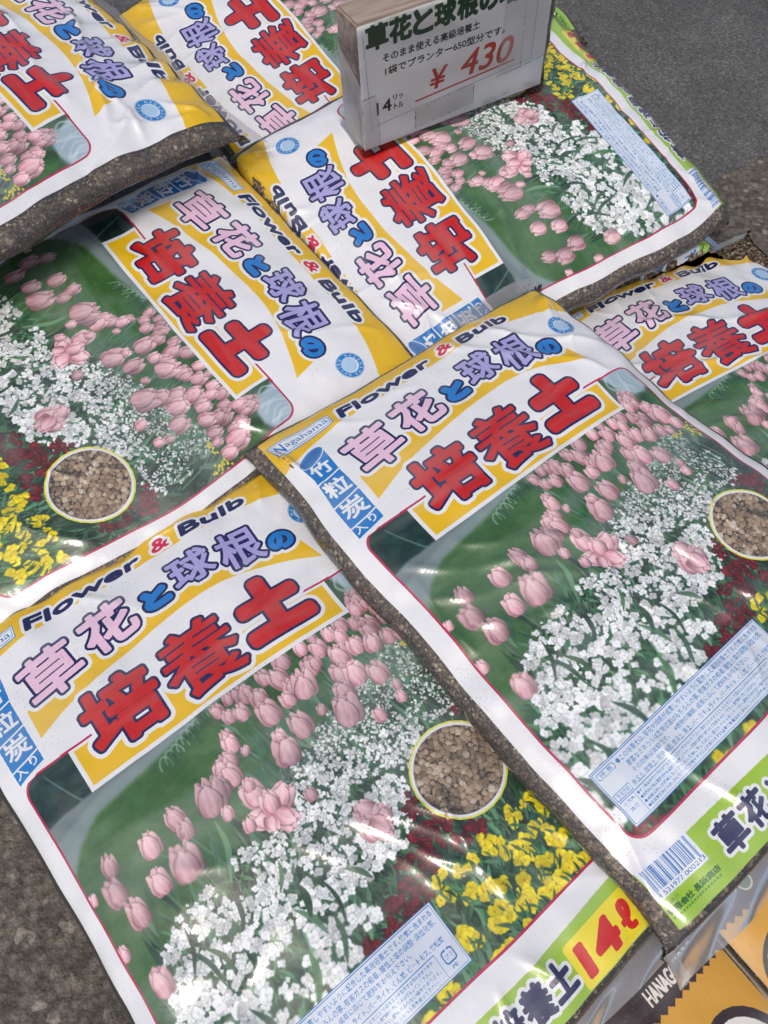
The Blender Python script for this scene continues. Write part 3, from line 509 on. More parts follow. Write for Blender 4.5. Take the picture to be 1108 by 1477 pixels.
# ---------------------------------------------------------------- materials of the bags
def film_material(name, img, rough=.15, clear_milk=.10):
    M = Mat(name)
    uv = M.n('UVMap', uv_map='print'); tc = M.n('TexCoord')
    tx = M.n('TexImage', {0: uv.outputs[0]}, image=img, extension='CLIP', interpolation='Linear')
    # tiny wet specks and trapped bubbles under the film
    vo = M.n('TexVoronoi', {'Vector': tc.outputs['Object'], 'Scale': 620.}, feature='F1'); 
    ms = M.n('TexNoise', {'Vector': tc.outputs['Object'], 'Scale': 26., 'Detail': 3.})
    sp = M.n('MapRange', {0: vo.outputs['Distance'], 1: .16, 2: .30, 3: 1., 4: 0.}); 
    mm = M.n('MapRange', {0: ms.outputs[0], 1: .46, 2: .62, 3: 0., 4: .55})
    rnd = M.n('Math', {0: M.n('SeparateColor', {0: vo.outputs['Color']}).outputs[0], 1: .55}, operation='GREATER_THAN')
    f1 = M.n('Math', {0: sp.outputs[0], 1: mm.outputs[0]}, operation='MULTIPLY'); f2 = M.n('Math', {0: f1.outputs[0], 1: rnd.outputs[0]}, operation='MULTIPLY')
    col = M.n('Mix', {'Factor': f2.outputs[0], 'A': tx.outputs[0], 'B': (.16, .14, .13, 1)}, data_type='RGBA', blend_type='MIX')
    # faint grey grime
    gn = M.n('TexNoise', {'Vector': tc.outputs['Object'], 'Scale': 9., 'Detail': 6., 'Roughness': .65})
    gf = M.n('MapRange', {0: gn.outputs[0], 1: .35, 2: .75, 3: 0., 4: .10})
    col2 = M.n('Mix', {'Factor': gf.outputs[0], 'A': col.outputs['Result'], 'B': (.34, .33, .32, 1)}, data_type='RGBA')
    # pale cloudy streaks mixed into the colour, a painted sheen on the film
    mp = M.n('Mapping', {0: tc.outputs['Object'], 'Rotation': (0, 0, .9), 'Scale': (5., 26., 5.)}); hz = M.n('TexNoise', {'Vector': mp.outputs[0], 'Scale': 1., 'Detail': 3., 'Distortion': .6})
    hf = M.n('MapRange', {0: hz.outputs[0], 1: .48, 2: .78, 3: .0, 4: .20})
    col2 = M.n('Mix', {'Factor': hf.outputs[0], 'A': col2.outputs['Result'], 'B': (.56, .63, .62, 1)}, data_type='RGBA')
    # relief: pressed-through grains, fine orange peel
    b1 = M.n('TexNoise', {'Vector': tc.outputs['Object'], 'Scale': 210., 'Detail': 2.})
    b2 = M.n('TexNoise', {'Vector': tc.outputs['Object'], 'Scale': 55., 'Detail': 3.})
    ad = M.n('Math', {0: M.n('Math', {0: b1.outputs[0], 1: .35}, operation='MULTIPLY').outputs[0], 1: b2.outputs[0]}, operation='ADD')
    bp = M.n('Bump', {'Height': ad.outputs[0], 'Strength': .22, 'Distance': .0012})
    pr = M.n('BsdfPrincipled', {'Base Color': col2.outputs['Result'], 'Roughness': rough, 'IOR': 1.45, 'Coat Weight': .9, 'Coat Roughness': .07, 'Normal': bp.outputs[0], 'Coat Normal': bp.outputs[0]})
    fr = M.n('Fresnel', {'IOR': 1.45, 'Normal': bp.outputs[0]}); gl = M.n('BsdfGlossy', {'Color': (1, 1, 1, 1), 'Roughness': .09, 'Normal': bp.outputs[0]})
    mk = M.n('BsdfDiffuse', {'Color': (.5, .5, .5, 1)}); trn = M.n('BsdfTransparent', {'Color': (.93, .93, .93, 1)})
    c0 = M.n('MixShader', {0: clear_milk, 1: trn.outputs[0], 2: mk.outputs[0]}); c1 = M.n('MixShader', {0: fr.outputs[0], 1: c0.outputs[0], 2: gl.outputs[0]})
    mx = M.n('MixShader', {0: tx.outputs['Alpha'], 1: c1.outputs[0], 2: pr.outputs[0]})
    return M.surf(mx.outputs[0])
def clear_material(name, milk=.30, tint=.88):
    M = Mat(name); tc = M.n('TexCoord')
    b = M.n('TexNoise', {'Vector': tc.outputs['Object'], 'Scale': 60., 'Detail': 3.}); bp = M.n('Bump', {'Height': b.outputs[0], 'Strength': .2, 'Distance': .001})
    fr = M.n('Fresnel', {'IOR': 1.38, 'Normal': bp.outputs[0]}); gl = M.n('BsdfGlossy', {'Color': (1, 1, 1, 1), 'Roughness': .24, 'Normal': bp.outputs[0]})
    mk = M.n('BsdfDiffuse', {'Color': (.58, .59, .60, 1)}); tr = M.n('BsdfTransparent', {'Color': (tint, tint, tint, 1)})
    c0 = M.n('MixShader', {0: milk, 1: tr.outputs[0], 2: mk.outputs[0]}); c1 = M.n('MixShader', {0: fr.outputs[0], 1: c0.outputs[0], 2: gl.outputs[0]})
    return M.surf(c1.outputs[0])
def soil_material(name, k=1.):
    M = Mat(name); tc = M.n('TexCoord')
    v = M.n('TexVoronoi', {'Vector': tc.outputs['Object'], 'Scale': 330.}); v2 = M.n('TexVoronoi', {'Vector': tc.outputs['Object'], 'Scale': 700.})
    n = M.n('TexNoise', {'Vector': tc.outputs['Object'], 'Scale': 30., 'Detail': 5.})
    r = M.n('SeparateColor', {0: v.outputs['Color']})
    c = M.ramp(r.outputs[0], [(0, (.030*k, .022*k, .016*k)), (.5, (.065*k, .048*k, .034*k)), (.8, (.12*k, .088*k, .058*k)), (1., (.26*k, .20*k, .13*k))])
    dk = M.n('MapRange', {0: n.outputs[0], 1: .3, 2: .7, 3: .55, 4: 1.25}); cc = M.n('VectorMath', {0: c, 1: dk.outputs[0]}, operation='MULTIPLY')
    h = M.n('Math', {0: v.outputs['Distance'], 1: v2.outputs['Distance']}, operation='ADD')
    bp = M.n('Bump', {'Height': h.outputs[0], 'Strength': 1., 'Distance': -.0012})
    return M.surf(M.n('BsdfPrincipled', {'Base Color': cc.outputs[0], 'Roughness': .8, 'Normal': bp.outputs[0]}).outputs[0])
def grain_material(name, stops):
    M = Mat(name); g = M.n('NewGeometry'); tc = M.n('TexCoord')
    c = M.ramp(g.outputs['Random Per Island'], stops)
    n = M.n('TexNoise', {'Vector': tc.outputs['Object'], 'Scale': 600., 'Detail': 4.}); d = M.n('MapRange', {0: n.outputs[0], 1: .3, 2: .7, 3: .7, 4: 1.2})
    cc = M.n('VectorMath', {0: c, 1: d.outputs[0]}, operation='MULTIPLY'); bp = M.n('Bump', {'Height': n.outputs[0], 'Strength': .5, 'Distance': .0006})
    return M.surf(M.n('BsdfPrincipled', {'Base Color': cc.outputs[0], 'Roughness': .75, 'Normal': bp.outputs[0]}).outputs[0])
SOIL = soil_material('damp_potting_soil', 2.3); 
GRAIN = grain_material('soil_grains', [(0, (.06, .045, .032)), (.4, (.15, .108, .070)), (.75, (.30, .225, .145)), (.93, (.48, .39, .27)), (1, (.75, .70, .60))])
PEB = grain_material('baked_clay_pellets', [(0, (.26, .18, .12)), (.35, (.44, .33, .22)), (.75, (.60, .47, .33)), (.93, (.72, .62, .48)), (1, (.85, .82, .74))])
CLEAR = clear_material('clear_film')
SHEET, ALPHA = paint_print(1400)
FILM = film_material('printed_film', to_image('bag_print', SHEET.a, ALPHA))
# ---------------------------------------------------------------- grain templates
def ico(sub):
    bm = bmesh.new(); bmesh.ops.create_icosphere(bm, subdivisions=sub, radius=1)
    V = np.array([v.co[:] for v in bm.verts]); F = np.array([[v.index for v in f.verts] for f in bm.faces]); bm.free(); return V, F
ICO1, ICO2 = ico(1), ico(2)
def scatter(P, N, r, rng, tpl, flat=.75):
    """P,N (n,3): one lumpy grain per point"""
    V, F = tpl; n = len(P); k = len(V)
    A = rng.normal(size=(n, 3, 3)); Q, _ = np.linalg.qr(A)
    sc3 = rng.uniform(.7, 1.15, (n, 1, 3))
    lump = 1+.16*rng.normal(size=(n, k, 1)).clip(-1.6, 1.6)*(.6 if k > 20 else 1)
    W = np.einsum('nij,nkj->nki', Q, V[None]*sc3*lump)
    d = np.einsum('nki,ni->nk', W, N)[..., None]; W = W-d*N[:, None]*(1-flat)
    W = W*r[:, None, None]+P[:, None]
    FF = (F[None]+(np.arange(n)*k)[:, None, None]).reshape(-1, 3)
    return W.reshape(-1, 3), FF
# ---------------------------------------------------------------- one bag
def make_tps(c):
    c = np.array(c); src = c[:, :2]; dst = c[:, 2:]; n = len(src)
    D = np.linalg.norm(src[:, None]-src[None], axis=2)+1e-12; K = D**2*np.log(D); P = np.c_[np.ones(n), src]
    W = np.linalg.solve(np.block([[K+.02*np.eye(n), P], [P.T, np.zeros((3, 3))]]), np.r_[dst, np.zeros((3, 2))])
    def g(p):
        D = np.linalg.norm(p[:, None]-src[None], axis=2)+1e-12
        return (D**2*np.log(D))@W[:n]+np.c_[np.ones(len(p)), p]@W[n:]
    return g
def snoise(x, seed, m=9):
    rng = np.random.default_rng(seed); o = 0
    for i in range(m): o = o+np.sin(x*rng.uniform(.4, 2.2)*6.283+rng.uniform(0, 6.283))*rng.uniform(.4, 1)
    return o/m**.5
def noise2(x, y, seed, cell):
    rng = np.random.default_rng(seed); g = rng.random((64, 64)); X = x/cell+20.3; Y = y/cell+20.7
    xi = np.floor(X).astype(int); yi = np.floor(Y).astype(int); fx = X-xi; fy = Y-yi; fx = fx*fx*(3-2*fx); fy = fy*fy*(3-2*fy)
    G = lambda a, b: g[b % 64, a % 64]
    return (G(xi, yi)*(1-fx)+G(xi+1, yi)*fx)*(1-fy)+(G(xi, yi+1)*(1-fx)+G(xi+1, yi+1)*fx)*fy-.5
def dE0(S, V, SX): return np.minimum(SX-np.abs(S), np.minimum(V-(YC-SY), (YC+SY)-V))
class Bag:
    def __init__(s, key, R, o, ctrl, seed, low=1., creases=(), top_pleat=1., foot_pleat=1., droop=()):
        s.key, s.R, s.o, s.seed, s.low, s.cr, s.tp, s.fp = key, np.array(R), np.array(o), seed, low, creases, top_pleat, foot_pleat
        s.g = make_tps(ctrl) if ctrl is not None else (lambda p: np.zeros((len(p), 2))); s.droop = droop
        q = np.random.default_rng(seed+500); s.cr = list(s.cr)
        for k in range(16):                                               # short folds that run in from the corners and ends
            a = (q.choice([-.49, .49]), q.choice([-.43, .82])) if k < 9 else (q.uniform(-.45, .45), q.choice([-.45, .85]))
            t = math.atan2(.2-a[1]+q.normal(0, .25), -a[0]+q.normal(0, .35)); L = q.uniform(.10, .30); s.cr.append(((a[0], a[1]), (a[0]+L*math.cos(t), a[1]+L*math.sin(t)), q.uniform(.002, .006), q.uniform(.005, .010)))
        for k in range(9):                                                # long slack folds over the picture
            a = (q.uniform(-.42, .30), q.uniform(-.05, .62)); t = .55+q.normal(0, .35)+(seed % 3)*.25; L = q.uniform(.14, .34)
            s.cr.append((a, (a[0]+L*math.cos(t), a[1]+L*math.sin(t)), q.uniform(.0030, .0058), q.uniform(.006, .011)))
        s.press = []; s.SX = float(PX[key][0][-1])
    def raw(s, S, V):
        """tube coordinates (|S|>SX runs on round the back) -> local metres, z=0 at the plateau"""
        SX = s.SX; back = np.abs(S) > SX; Sf = np.where(back, np.sign(S)*(2*SX-np.abs(S)), S)
        x, y, z = rest_shape(Sf, V, s.key); Sv = V
        q = np.c_[np.clip(Sf, -.53, .53), np.clip(V, -.50, .93)]
        d = np.concatenate([s.g(q[i:i+20000]) for i in range(0, len(q), 20000)]); x = x+d[:, 0]; y = y+d[:, 1]
        tuck = np.where(back, 1-.13*np.clip(z, 0, 1), 1.); x = x*tuck; y = YC+(y-YC)*(1-(1-tuck)*.5)
        h = np.where(back, -z*s.low, z)*HT2                               # height above mid plane
        h = h-drop(Sv, s.key)
        # folds and dents
        up = np.where(back, 0., 1.)*np.clip(z*3, 0, 1)
        dent = .013*noise2(Sf, V, s.seed, .22)+.010*noise2(Sf, V, s.seed+1, .085)+.0026*noise2(Sf, V, s.seed+2, .035)+.0030*np.clip(noise2(Sf+.3*V, V-.3*Sf, s.seed+8, .06), 0, 1)**2*4*np.clip(1.6-dE0(Sf, V, SX)/.10, .15, 1)*np.sin(60*(Sf*math.cos(s.seed)+V*math.sin(s.seed))+6*noise2(Sf, V, s.seed+9, .12))
        dT = V-(YC-SY); dB = (YC+SY)-V; dS = SX-np.abs(Sf)
        pl = .0085*s.tp*snoise(Sf*4.6+.4*V, s.seed+3)*np.exp(-dT/.10)*np.clip(dT/.05, 0, 1)
        pl = pl+.0085*s.fp*snoise(Sf*4.6-.3*V, s.seed+4)*np.exp(-dB/.10)*np.clip(dB/.05, 0, 1)
        pl = pl+.0065*snoise(V*4.4+np.sign(Sf)*3+.8*Sf, s.seed+5)*np.exp(-dS/.055)
        x = x+.0045*np.sign(Sf)*snoise(V*2.6+np.sign(Sf)*9, s.seed+6)*np.exp(-dS/.09)
        cr = 0
        for (a, b, amp, wd) in s.cr:
            a = np.array(a); b = np.array(b); L = np.linalg.norm(b-a); t = (b-a)/L; n = np.array([-t[1], t[0]])
            u = (Sf-a[0])*t[0]+(V-a[1])*t[1]; w = (Sf-a[0])*n[0]+(V-a[1])*n[1]+.010*np.sin(u*19+a[0]*9)
            cr = cr+1.5*amp*np.exp(-np.sqrt((w/wd)**2+.12)+.35)*np.clip(np.minimum(u, L-u)/.05, 0, 1)**.8*(.8+.3*np.sin(u*33))
        h = h+up*(dent+pl+cr)
        for (a, b, c, k) in s.droop:                                      # corner (a,b) hangs by c over a distance k
            r = np.hypot(Sf-a, V-b); h = h-c*np.exp(-(r/k)**2)
        return np.c_[x*UW, -y*UW, (h-HT2)*UW]
    def world(s, S, V, inset=0.):
        P = s.raw(S, V)
        if inset:
            e = 1e-3; a = s.raw(S+e, V)-P; b = s.raw(S, V+e)-P; n = np.cross(b, a); n /= np.linalg.norm(n, axis=1)[:, None]+1e-12
            P = P-n*inset
        W = P@s.R.T+s.o
        return s.limit(W, .0015+inset)
    def limit(s, W, eps):
        for tree, lo, hi in s.press:
            k = np.where((W[:, 0] > lo[0]) & (W[:, 0] < hi[0]) & (W[:, 1] > lo[1]) & (W[:, 1] < hi[1]))[0]
            for i in k:
                r = tree.ray_cast(Vector((W[i, 0], W[i, 1], -1)), Vector((0, 0, 1)))
                if r[0] is not None and W[i, 2] > r[0].z-eps: W[i, 2] = r[0].z-eps
        W[:, 2] = np.maximum(W[:, 2], .002+eps)
        return W
    def normals(s, S, V):
        e = 1e-3; P = s.raw(S, V); a = s.raw(S+e, V)-P; b = s.raw(S, V+e)-P; n = np.cross(b, a); n /= np.linalg.norm(n, axis=1)[:, None]+1e-12
        return n@s.R.T
def ring(SX, n, m):
    S = np.concatenate([np.linspace(-SX, SX, n), np.linspace(SX, 3*SX, m)[1:-1]]); return np.where(S > 2*SX, S-4*SX, S)
def vgrid(n): return YC+SY*np.sin(np.linspace(-math.pi/2, math.pi/2, n))*.35+SY*.65*np.linspace(-1, 1, n)
V_FILM = vgrid(250)
V_SOIL = vgrid(140)
def build_bag(B, label, grains, fins, film_mat=FILM, group='printed bags of potting soil'):
    rng = np.random.default_rng(B.seed+77); SX = B.SX; S_FILM = ring(SX, 190, 58); S_SOIL = ring(SX, 110, 50)
    base = B.o-B.R[:, 2]*HT2*UW*(1+B.low); base = np.array([base[0], base[1], max(base[2], 0)])
    Rm = Matrix(B.R.tolist()).to_4x4(); Mw = Matrix.Translation(Vector(base.tolist()))@Rm; inv = B.R
    root = bpy.data.objects.new('soil_bag', None); COL.objects.link(root); root.matrix_world = Mw; root.empty_display_size = .05
    root['label'] = label; root['category'] = 'bag'; root['group'] = group
    loc = lambda W: (W-base)@B.R
    SS, VV = np.meshgrid(S_FILM, V_FILM); ns, nv = len(S_FILM), len(V_FILM)
    W = B.world(SS.ravel(), VV.ravel())
    top = np.abs(SS.ravel()) <= SX+1e-6
    uv = np.where(top[:, None], np.c_[SS.ravel()+.5, 1-(VV.ravel()+.48)/1.38], [[-3., -3.]])
    F = grid_faces(ns, nv, True)
    obj('film', mesh('film', loc(W), F[:, ::-1], [film_mat], uv=uv), root)
    B.tree = BVHTree.FromPolygons(W.tolist(), F.tolist()); B.lo, B.hi = W.min(0), W.max(0)
    S2, V2 = np.meshgrid(S_SOIL, V_SOIL)
    Ws = B.world(S2.ravel(), V2.ravel(), .0046)
    obj('soil_fill', mesh('soil_fill', loc(Ws), grid_faces(len(S_SOIL), len(V_SOIL), True)[:, ::-1], [SOIL]), root)
    # grains along the clear sides and ends, pellets in the window
    vs, fs, off = [], [], 0
    Pv = []
    for (s0, s1, v0, v1, dens) in grains:
        n = int((s1-s0)*(v1-v0)*dens); Pv.append(np.c_[rng.uniform(s0, s1, n), rng.uniform(v0, v1, n)])
    if Pv:
        Pv = np.concatenate(Pv); r = UW*np.clip(rng.gamma(3, .0013, len(Pv)), .0018, .0090)
        C = B.world(Pv[:, 0], Pv[:, 1], .0012); N = B.normals(Pv[:, 0], Pv[:, 1]); C = C-N*(r*.65)[:, None]
        a, f = scatter(loc(C), N@B.R, r, rng, ICO1, .6)
        obj('soil_grain', mesh('soil_grain', a, f, [GRAIN], smooth=False), root, kind='stuff')
    # pellets: rows of jittered spots, bigger ones first
    t = []
    step = .0134
    for j in range(-9, 10):
        for i in range(-9, 10):
            x = (i+.5*(j % 2))*step+rng.normal(0, .0022); y = j*step*.87+rng.normal(0, .0022)
            if x*x+y*y < .101**2: t.append((.299+x, .417+y))
    t = np.array(t); r = UW*rng.uniform(.0056, .0100, len(t))
    C = B.world(t[:, 0], t[:, 1], .0010); N = B.normals(t[:, 0], t[:, 1]); C = C-N*(r*.62)[:, None]
    a, f = scatter(loc(C), N@B.R, r, rng, ICO2, .55)
    n2 = 900; q = rng.normal(size=(n2, 2)); q = q/np.linalg.norm(q, axis=1)[:, None]*np.sqrt(rng.random((n2, 1)))*.097+[.299, .417]
    r2 = UW*rng.uniform(.0014, .0034, n2); C2 = B.world(q[:, 0], q[:, 1], .0026); N2 = B.normals(q[:, 0], q[:, 1])
    a2, f2 = scatter(loc(C2), N2@B.R, r2, rng, ICO1, .7)
    obj('clay_pellet', mesh('clay_pellet', np.r_[a, a2], np.r_[f, f2+len(a)], [PEB]), root, kind='stuff')
    # sealed ends of clear film
    for end, L, dz, s0, s1 in fins:
        ve = YC+SY*(1 if end == 'foot' else -1); nu, nw = 150, 14; ss = np.linspace(s0, s1, nu)
        E0 = B.raw(ss, np.full(nu, ve)); E1 = B.raw(ss, np.full(nu, ve-.02*(1 if end == 'foot' else -1)))
        dr = np.array([0, -1. if end == 'foot' else 1., 0]); P = []
        for k in np.linspace(0, 1, nw):
            wv = .006*snoise(ss*2.3+k*.3, B.seed+31)*k+.0012*snoise(ss*7+k*.5, B.seed+32)*k
            q = E0+dr*L*UW*k*(1+.10*snoise(ss*1.7, B.seed+33))[:, None]; q[:, 2] += (-dz*k**1.3+wv*1.2)*UW; q[:, 1] += dr[1]*wv*UW*.5
            P.append(q)
        P = np.concatenate(P)@B.R.T+B.o; P = B.limit(P, .001)
        obj('end_seal', mesh('end_seal', loc(P), grid_faces(nu, nw), [CLEAR]), root)
    return root
# ---------------------------------------------------------------- the bags, upper ones first so that they press on the lower ones
def bag(key, seed, **kw):
    R, o, c = BAGS[key]; return Bag(key, R, o, c, seed, **kw)
aH = 2.15276
BAGS['H'] = ([[math.cos(aH), -math.sin(aH), 0], [math.sin(aH), math.cos(aH), 0], [0, 0, 1]], [.0566, .6583, .034], None)
BG = dict(
 E=bag('E', 11, low=.9, creases=[((-.10, -.36), (.44, -.16), .010, .010), ((.05, -.30), (.48, -.22), .009, .009), ((-.2, -.2), (.3, -.12), .007, .009), ((.30, -.42), (.50, -.05), .008, .012)], top_pleat=1.8),
 B=bag('B', 23, low=1.2, creases=[((-.43, .0), (-.12, .24), .007, .010), ((-.44, .10), (-.05, .30), .006, .010), ((-.40, .20), (-.16, .33), .006, .008), ((-.30, .02), (.06, .30), .006, .010), ((.05, -.46), (.40, -.10), .006, .012), ((.20, -.40), (.47, -.18), .007, .009), ((-.2, .36), (.3, .33), .005, .014)]),
 C=bag('C', 37, low=1.6, creases=[((.33, .05), (.50, -.05), .008, .010), ((.20, .50), (.33, .36), .006, .008), ((.28, .62), (.44, .48), .006, .010), ((-.48, -.38), (-.25, -.30), .006, .008)]),
 D=bag('D', 41, low=1.1, creases=[((-.45, .0), (-.2, .09), .006, .010), ((-.42, -.30), (-.10, -.28), .006, .008), ((-.46, -.2), (-.2, -.36), .007, .008)]),
 A=bag('A', 53, low=1.9, creases=[((.36, -.12), (.5, .05), .006, .012), ((-.42, .50), (-.1, .42), .004, .014)]),
 F=bag('F', 61, low=1., creases=[((-.46, -.02), (-.1, .12), .008, .009), ((-.40, .06), (.02, .25), .008, .010), ((-.35, -.20), (.05, -.05), .007, .008), ((-.2, -.30), (.30, -.10), .007, .008), ((-.3, .20), (.1, .42), .006, .010), ((-.30, -.12), (.15, .02), .006, .008)], top_pleat=2.),
 G=bag('G', 71, low=1.5), H=bag('H', 83, low=.6))
for lo_, ups in dict(B='', E='', C='BE', D='BC', A='', F='BD', G='DECB', H='DFGBC').items(): BG[lo_].ups = ups
def go(k, label, grains, fins):
    B = BG[k]; B.press = [(BG[u].tree, BG[u].lo, BG[u].hi) for u in B.ups]
    return build_bag(B, label, grains, fins)
R_ = [(.44, .75, -.48, .885, 15000)]; L_ = [(-.75, -.44, -.48, .885, 15000)]; T_ = [(-.50, .50, -.50, -.44, 9000)]; F_ = [(-.51, .51, .85, .89, 9000)]
go('E', 'uppermost soil bag, top left corner, creased header and dark wet soil down its side', R_, [('head', .085, .04, -.56, .56), ('foot', .05, .03, -.56, .56)])
go('B', 'soil bag showing whole header, barcode and care label, lying over the lower left bag', L_+F_+[(.44, .60, -.49, -.1, 9000)], [('head', .060, -.005, .22, .59), ('foot', .065, .05, -.575, .575)])
go('C', 'sideways soil bag at the left edge, yellow pansies and round window of clay pellets', R_+T_, [('head', .03, .03, -.56, .56), ('foot', .05, .03, -.56, .56)])
go('D', 'upside down soil bag carrying the price sign, its green foot towards the asphalt', L_+F_+T_, [('head', .02, .01, -.56, .56), ('foot', .075, .045, -.61, -.36)])
go('A', 'soil bag at bottom left with red 14 on the yellow patch of its foot', R_+F_, [('head', .02, .01, -.56, .56), ('foot', .05, .03, -.575, .575)])
go('F', 'soil bag at right edge, crumpled header tucked under the bag with the price sign', L_+T_, [('head', .02, .01, -.56, .56)])
go('G', 'upside down soil bag at the top, partly hidden behind the price sign', T_+L_, [('head', .03, .02, -.56, .56)])
go('H', 'lowest soil bag, only a sliver of it under the bag with the price sign', L_+F_, [('foot', .05, .03, -.575, .575)])
# ---------------------------------------------------------------- price sign: a wooden block in a clear sleeve with a printed card
def card_image():
    s = Sheet(0, 0, .224, .128, 4200, (.96, .96, .96)); G = (.07, .26, .15); K = (.10, .10, .11); BL = (.22, .34, .62); RD = (.78, .25, .18)
    def T(t, x0, x1, y, h, c, g, sh=0): s.text(t, (x0+x1)/2, y, x1-x0, h, [(g, c)], 0, shear=sh)
    x = .0085
    for ch, w in zip('草花と球根の培養', (.0245, .0245, .0225, .0245, .0245, .0225, .0240, .0240)):
        T(ch, x+.0010, x+w-.0010, .0145, .0220, G, .0014); x += w+.0012
    T('そのまま使える高級培養土', .026, .137, .0370, .0080, K, .00032); T('1袋でプランター650型分です｡', .028, .168, .0505, .0080, K, .00032)
    T('¥', .080, .098, .0765, .0215, RD, .0007, .2); T('430', .118, .180, .0725, .0255, RD, .0007, .25)
    s.poly([(.062, .0925), (.184, .0862), (.184, .0880), (.062, .0943)], RD)
    T('14', .0165, .0335, .0860, .0130, K, .00045); T('リッ', .036, .0475, .0805, .0062, K, .00026); T('トル', .037, .0475, .0900, .0062, K, .00026)
    for P in ([(.0055, .0100), (.0059, .0100), (.0105, .1085), (.0101, .1085)], [(.0105, .1040), (.206, .0920), (.206, .0924), (.0105, .1044)], [(.206, .004), (.2064, .004), (.2064, .0924), (.206, .0924)]): s.poly(P, BL)
    # stuck-on patches with dirty edges
    rng = np.random.default_rng(9)
    def patch(P, c, al):
        s.poly(P, c, al)
        for a, b in zip(P, P[1:]+P[:1]):
            n = 60
            for k in range(n):
                t = rng.random(); px = a[0]+(b[0]-a[0])*t+rng.normal(0, .00018); py = a[1]+(b[1]-a[1])*t+rng.normal(0, .00018); r = abs(rng.normal(0, .00022))+.0001
                s.poly([(px-r, py-r), (px+r, py-r), (px+r, py+r), (px-r, py+r)], (.25, .23, .21), .5)
    patch([(.062, .1035), (.134, .0965), (.134, .119), (.062, .1235)], (.85, .845, .84), .8); patch([(.000, .072), (.0165, .071), (.0195, .128), (.002, .128)], (.85, .845, .84), .6)
    patch([(.168, .008), (.192, .006), (.193, .098), (.163, .100)], (.85, .845, .84), .5); patch([(.192, .006), (.2235, .003), (.2235, .095), (.193, .098)], (.85, .845, .84), .4)
    for k in range(240):
        px, py = rng.random()*.224, rng.random()*.128; r = abs(rng.normal(0, .00025)); s.poly([(px-r, py), (px, py-r), (px+r, py), (px, py+r)], (.35, .33, .31), .5)
    for k in range(14):                                                # smudges
        px, py = rng.random()*.224, rng.choice([.004, .124])+rng.normal(0, .003); s.poly([(px+.006*math.cos(t), py+.0022*math.sin(t)) for t in np.linspace(0, 6, 9)], (.45, .43, .41), .25, 8)
    n = vnoise(s.H, s.W, 120, rng)[..., None]; s.a *= .95+.07*n
    return s
cs = card_image()
Mc = Mat('price_card_print'); uvn = Mc.n('UVMap', uv_map='print'); ci = Mc.n('TexImage', {0: uvn.outputs[0]}, image=to_image('price_card', cs.a), extension='EXTEND')
CARD = Mc.surf(Mc.n('BsdfPrincipled', {'Base Color': ci.outputs[0], 'Roughness': .5}).outputs[0])
Mw_ = Mat('stained_wood'); tcw = Mw_.n('TexCoord'); mp_ = Mw_.n('Mapping', {0: tcw.outputs['Object'], 'Scale': (12, 160, 160)}); nz = Mw_.n('TexNoise', {'Vector': mp_.outputs[0], 'Scale': 1., 'Detail': 6.})
wcol = Mw_.ramp(nz.outputs[0], [(.3, (.22, .16, .125)), (.55, (.36, .29, .235)), (.75, (.50, .42, .36))]); wb = Mw_.n('Bump', {'Height': nz.outputs[0], 'Strength': .4, 'Distance': .001})
WOOD = Mw_.surf(Mw_.n('BsdfPrincipled', {'Base Color': wcol, 'Roughness': .7, 'Normal': wb.outputs[0]}).outputs[0])
Mp = Mat('grubby_paper'); tcp = Mp.n('TexCoord'); np_ = Mp.n('TexNoise', {'Vector': tcp.outputs['Object'], 'Scale': 40., 'Detail': 6.}); PAPER = Mp.surf(Mp.n('BsdfPrincipled', {'Base Color': Mp.ramp(np_.outputs[0], [(.3, (.55, .54, .52)), (.6, (.75, .74, .72))]), 'Roughness': .6}).outputs[0])
SLEEVE = clear_material('sleeve_film', .0, 1.0)
def box_mesh(name, x0, x1, y0, y1, z0, z1, m, bev=.0015, seg=2):
    bm = bmesh.new(); bmesh.ops.create_cube(bm, size=1)
    for v in bm.verts: v.co = Vector(((x0+x1)/2+v.co.x*(x1-x0), (y0+y1)/2+v.co.y*(y1-y0), (z0+z1)/2+v.co.z*(z1-z0)))
    if bev: bmesh.ops.bevel(bm, geom=bm.edges[:], offset=bev, segments=seg, affect='EDGES')
    me = bpy.data.meshes.new(name); bm.to_mesh(me); bm.free(); me.materials.append(m); return me
sx = Vector((.87333, .48676, .01905)).normalized(); su = Vector((-.04161, .03557, .99850)).normalized(); sb = su.cross(sx).normalized()   # right, up, back
sign = bpy.data.objects.new('price_sign', None); COL.objects.link(sign); sign.empty_display_size = .05
SM = Matrix((sx, sb, su)).transposed().to_4x4(); SM.translation = Vector((-.02038, .70764, .1300)); sign.matrix_world = SM
sign['label'] = 'price block in a clear sleeve marked 430 yen standing on an upside down bag'; sign['category'] = 'price sign'
SW, SD, SH_ = .2238, .046, .126
obj('wooden_block', box_mesh('wooden_block', .002, SW-.002, .002, SD, .003, SH_, WOOD, .002), sign)
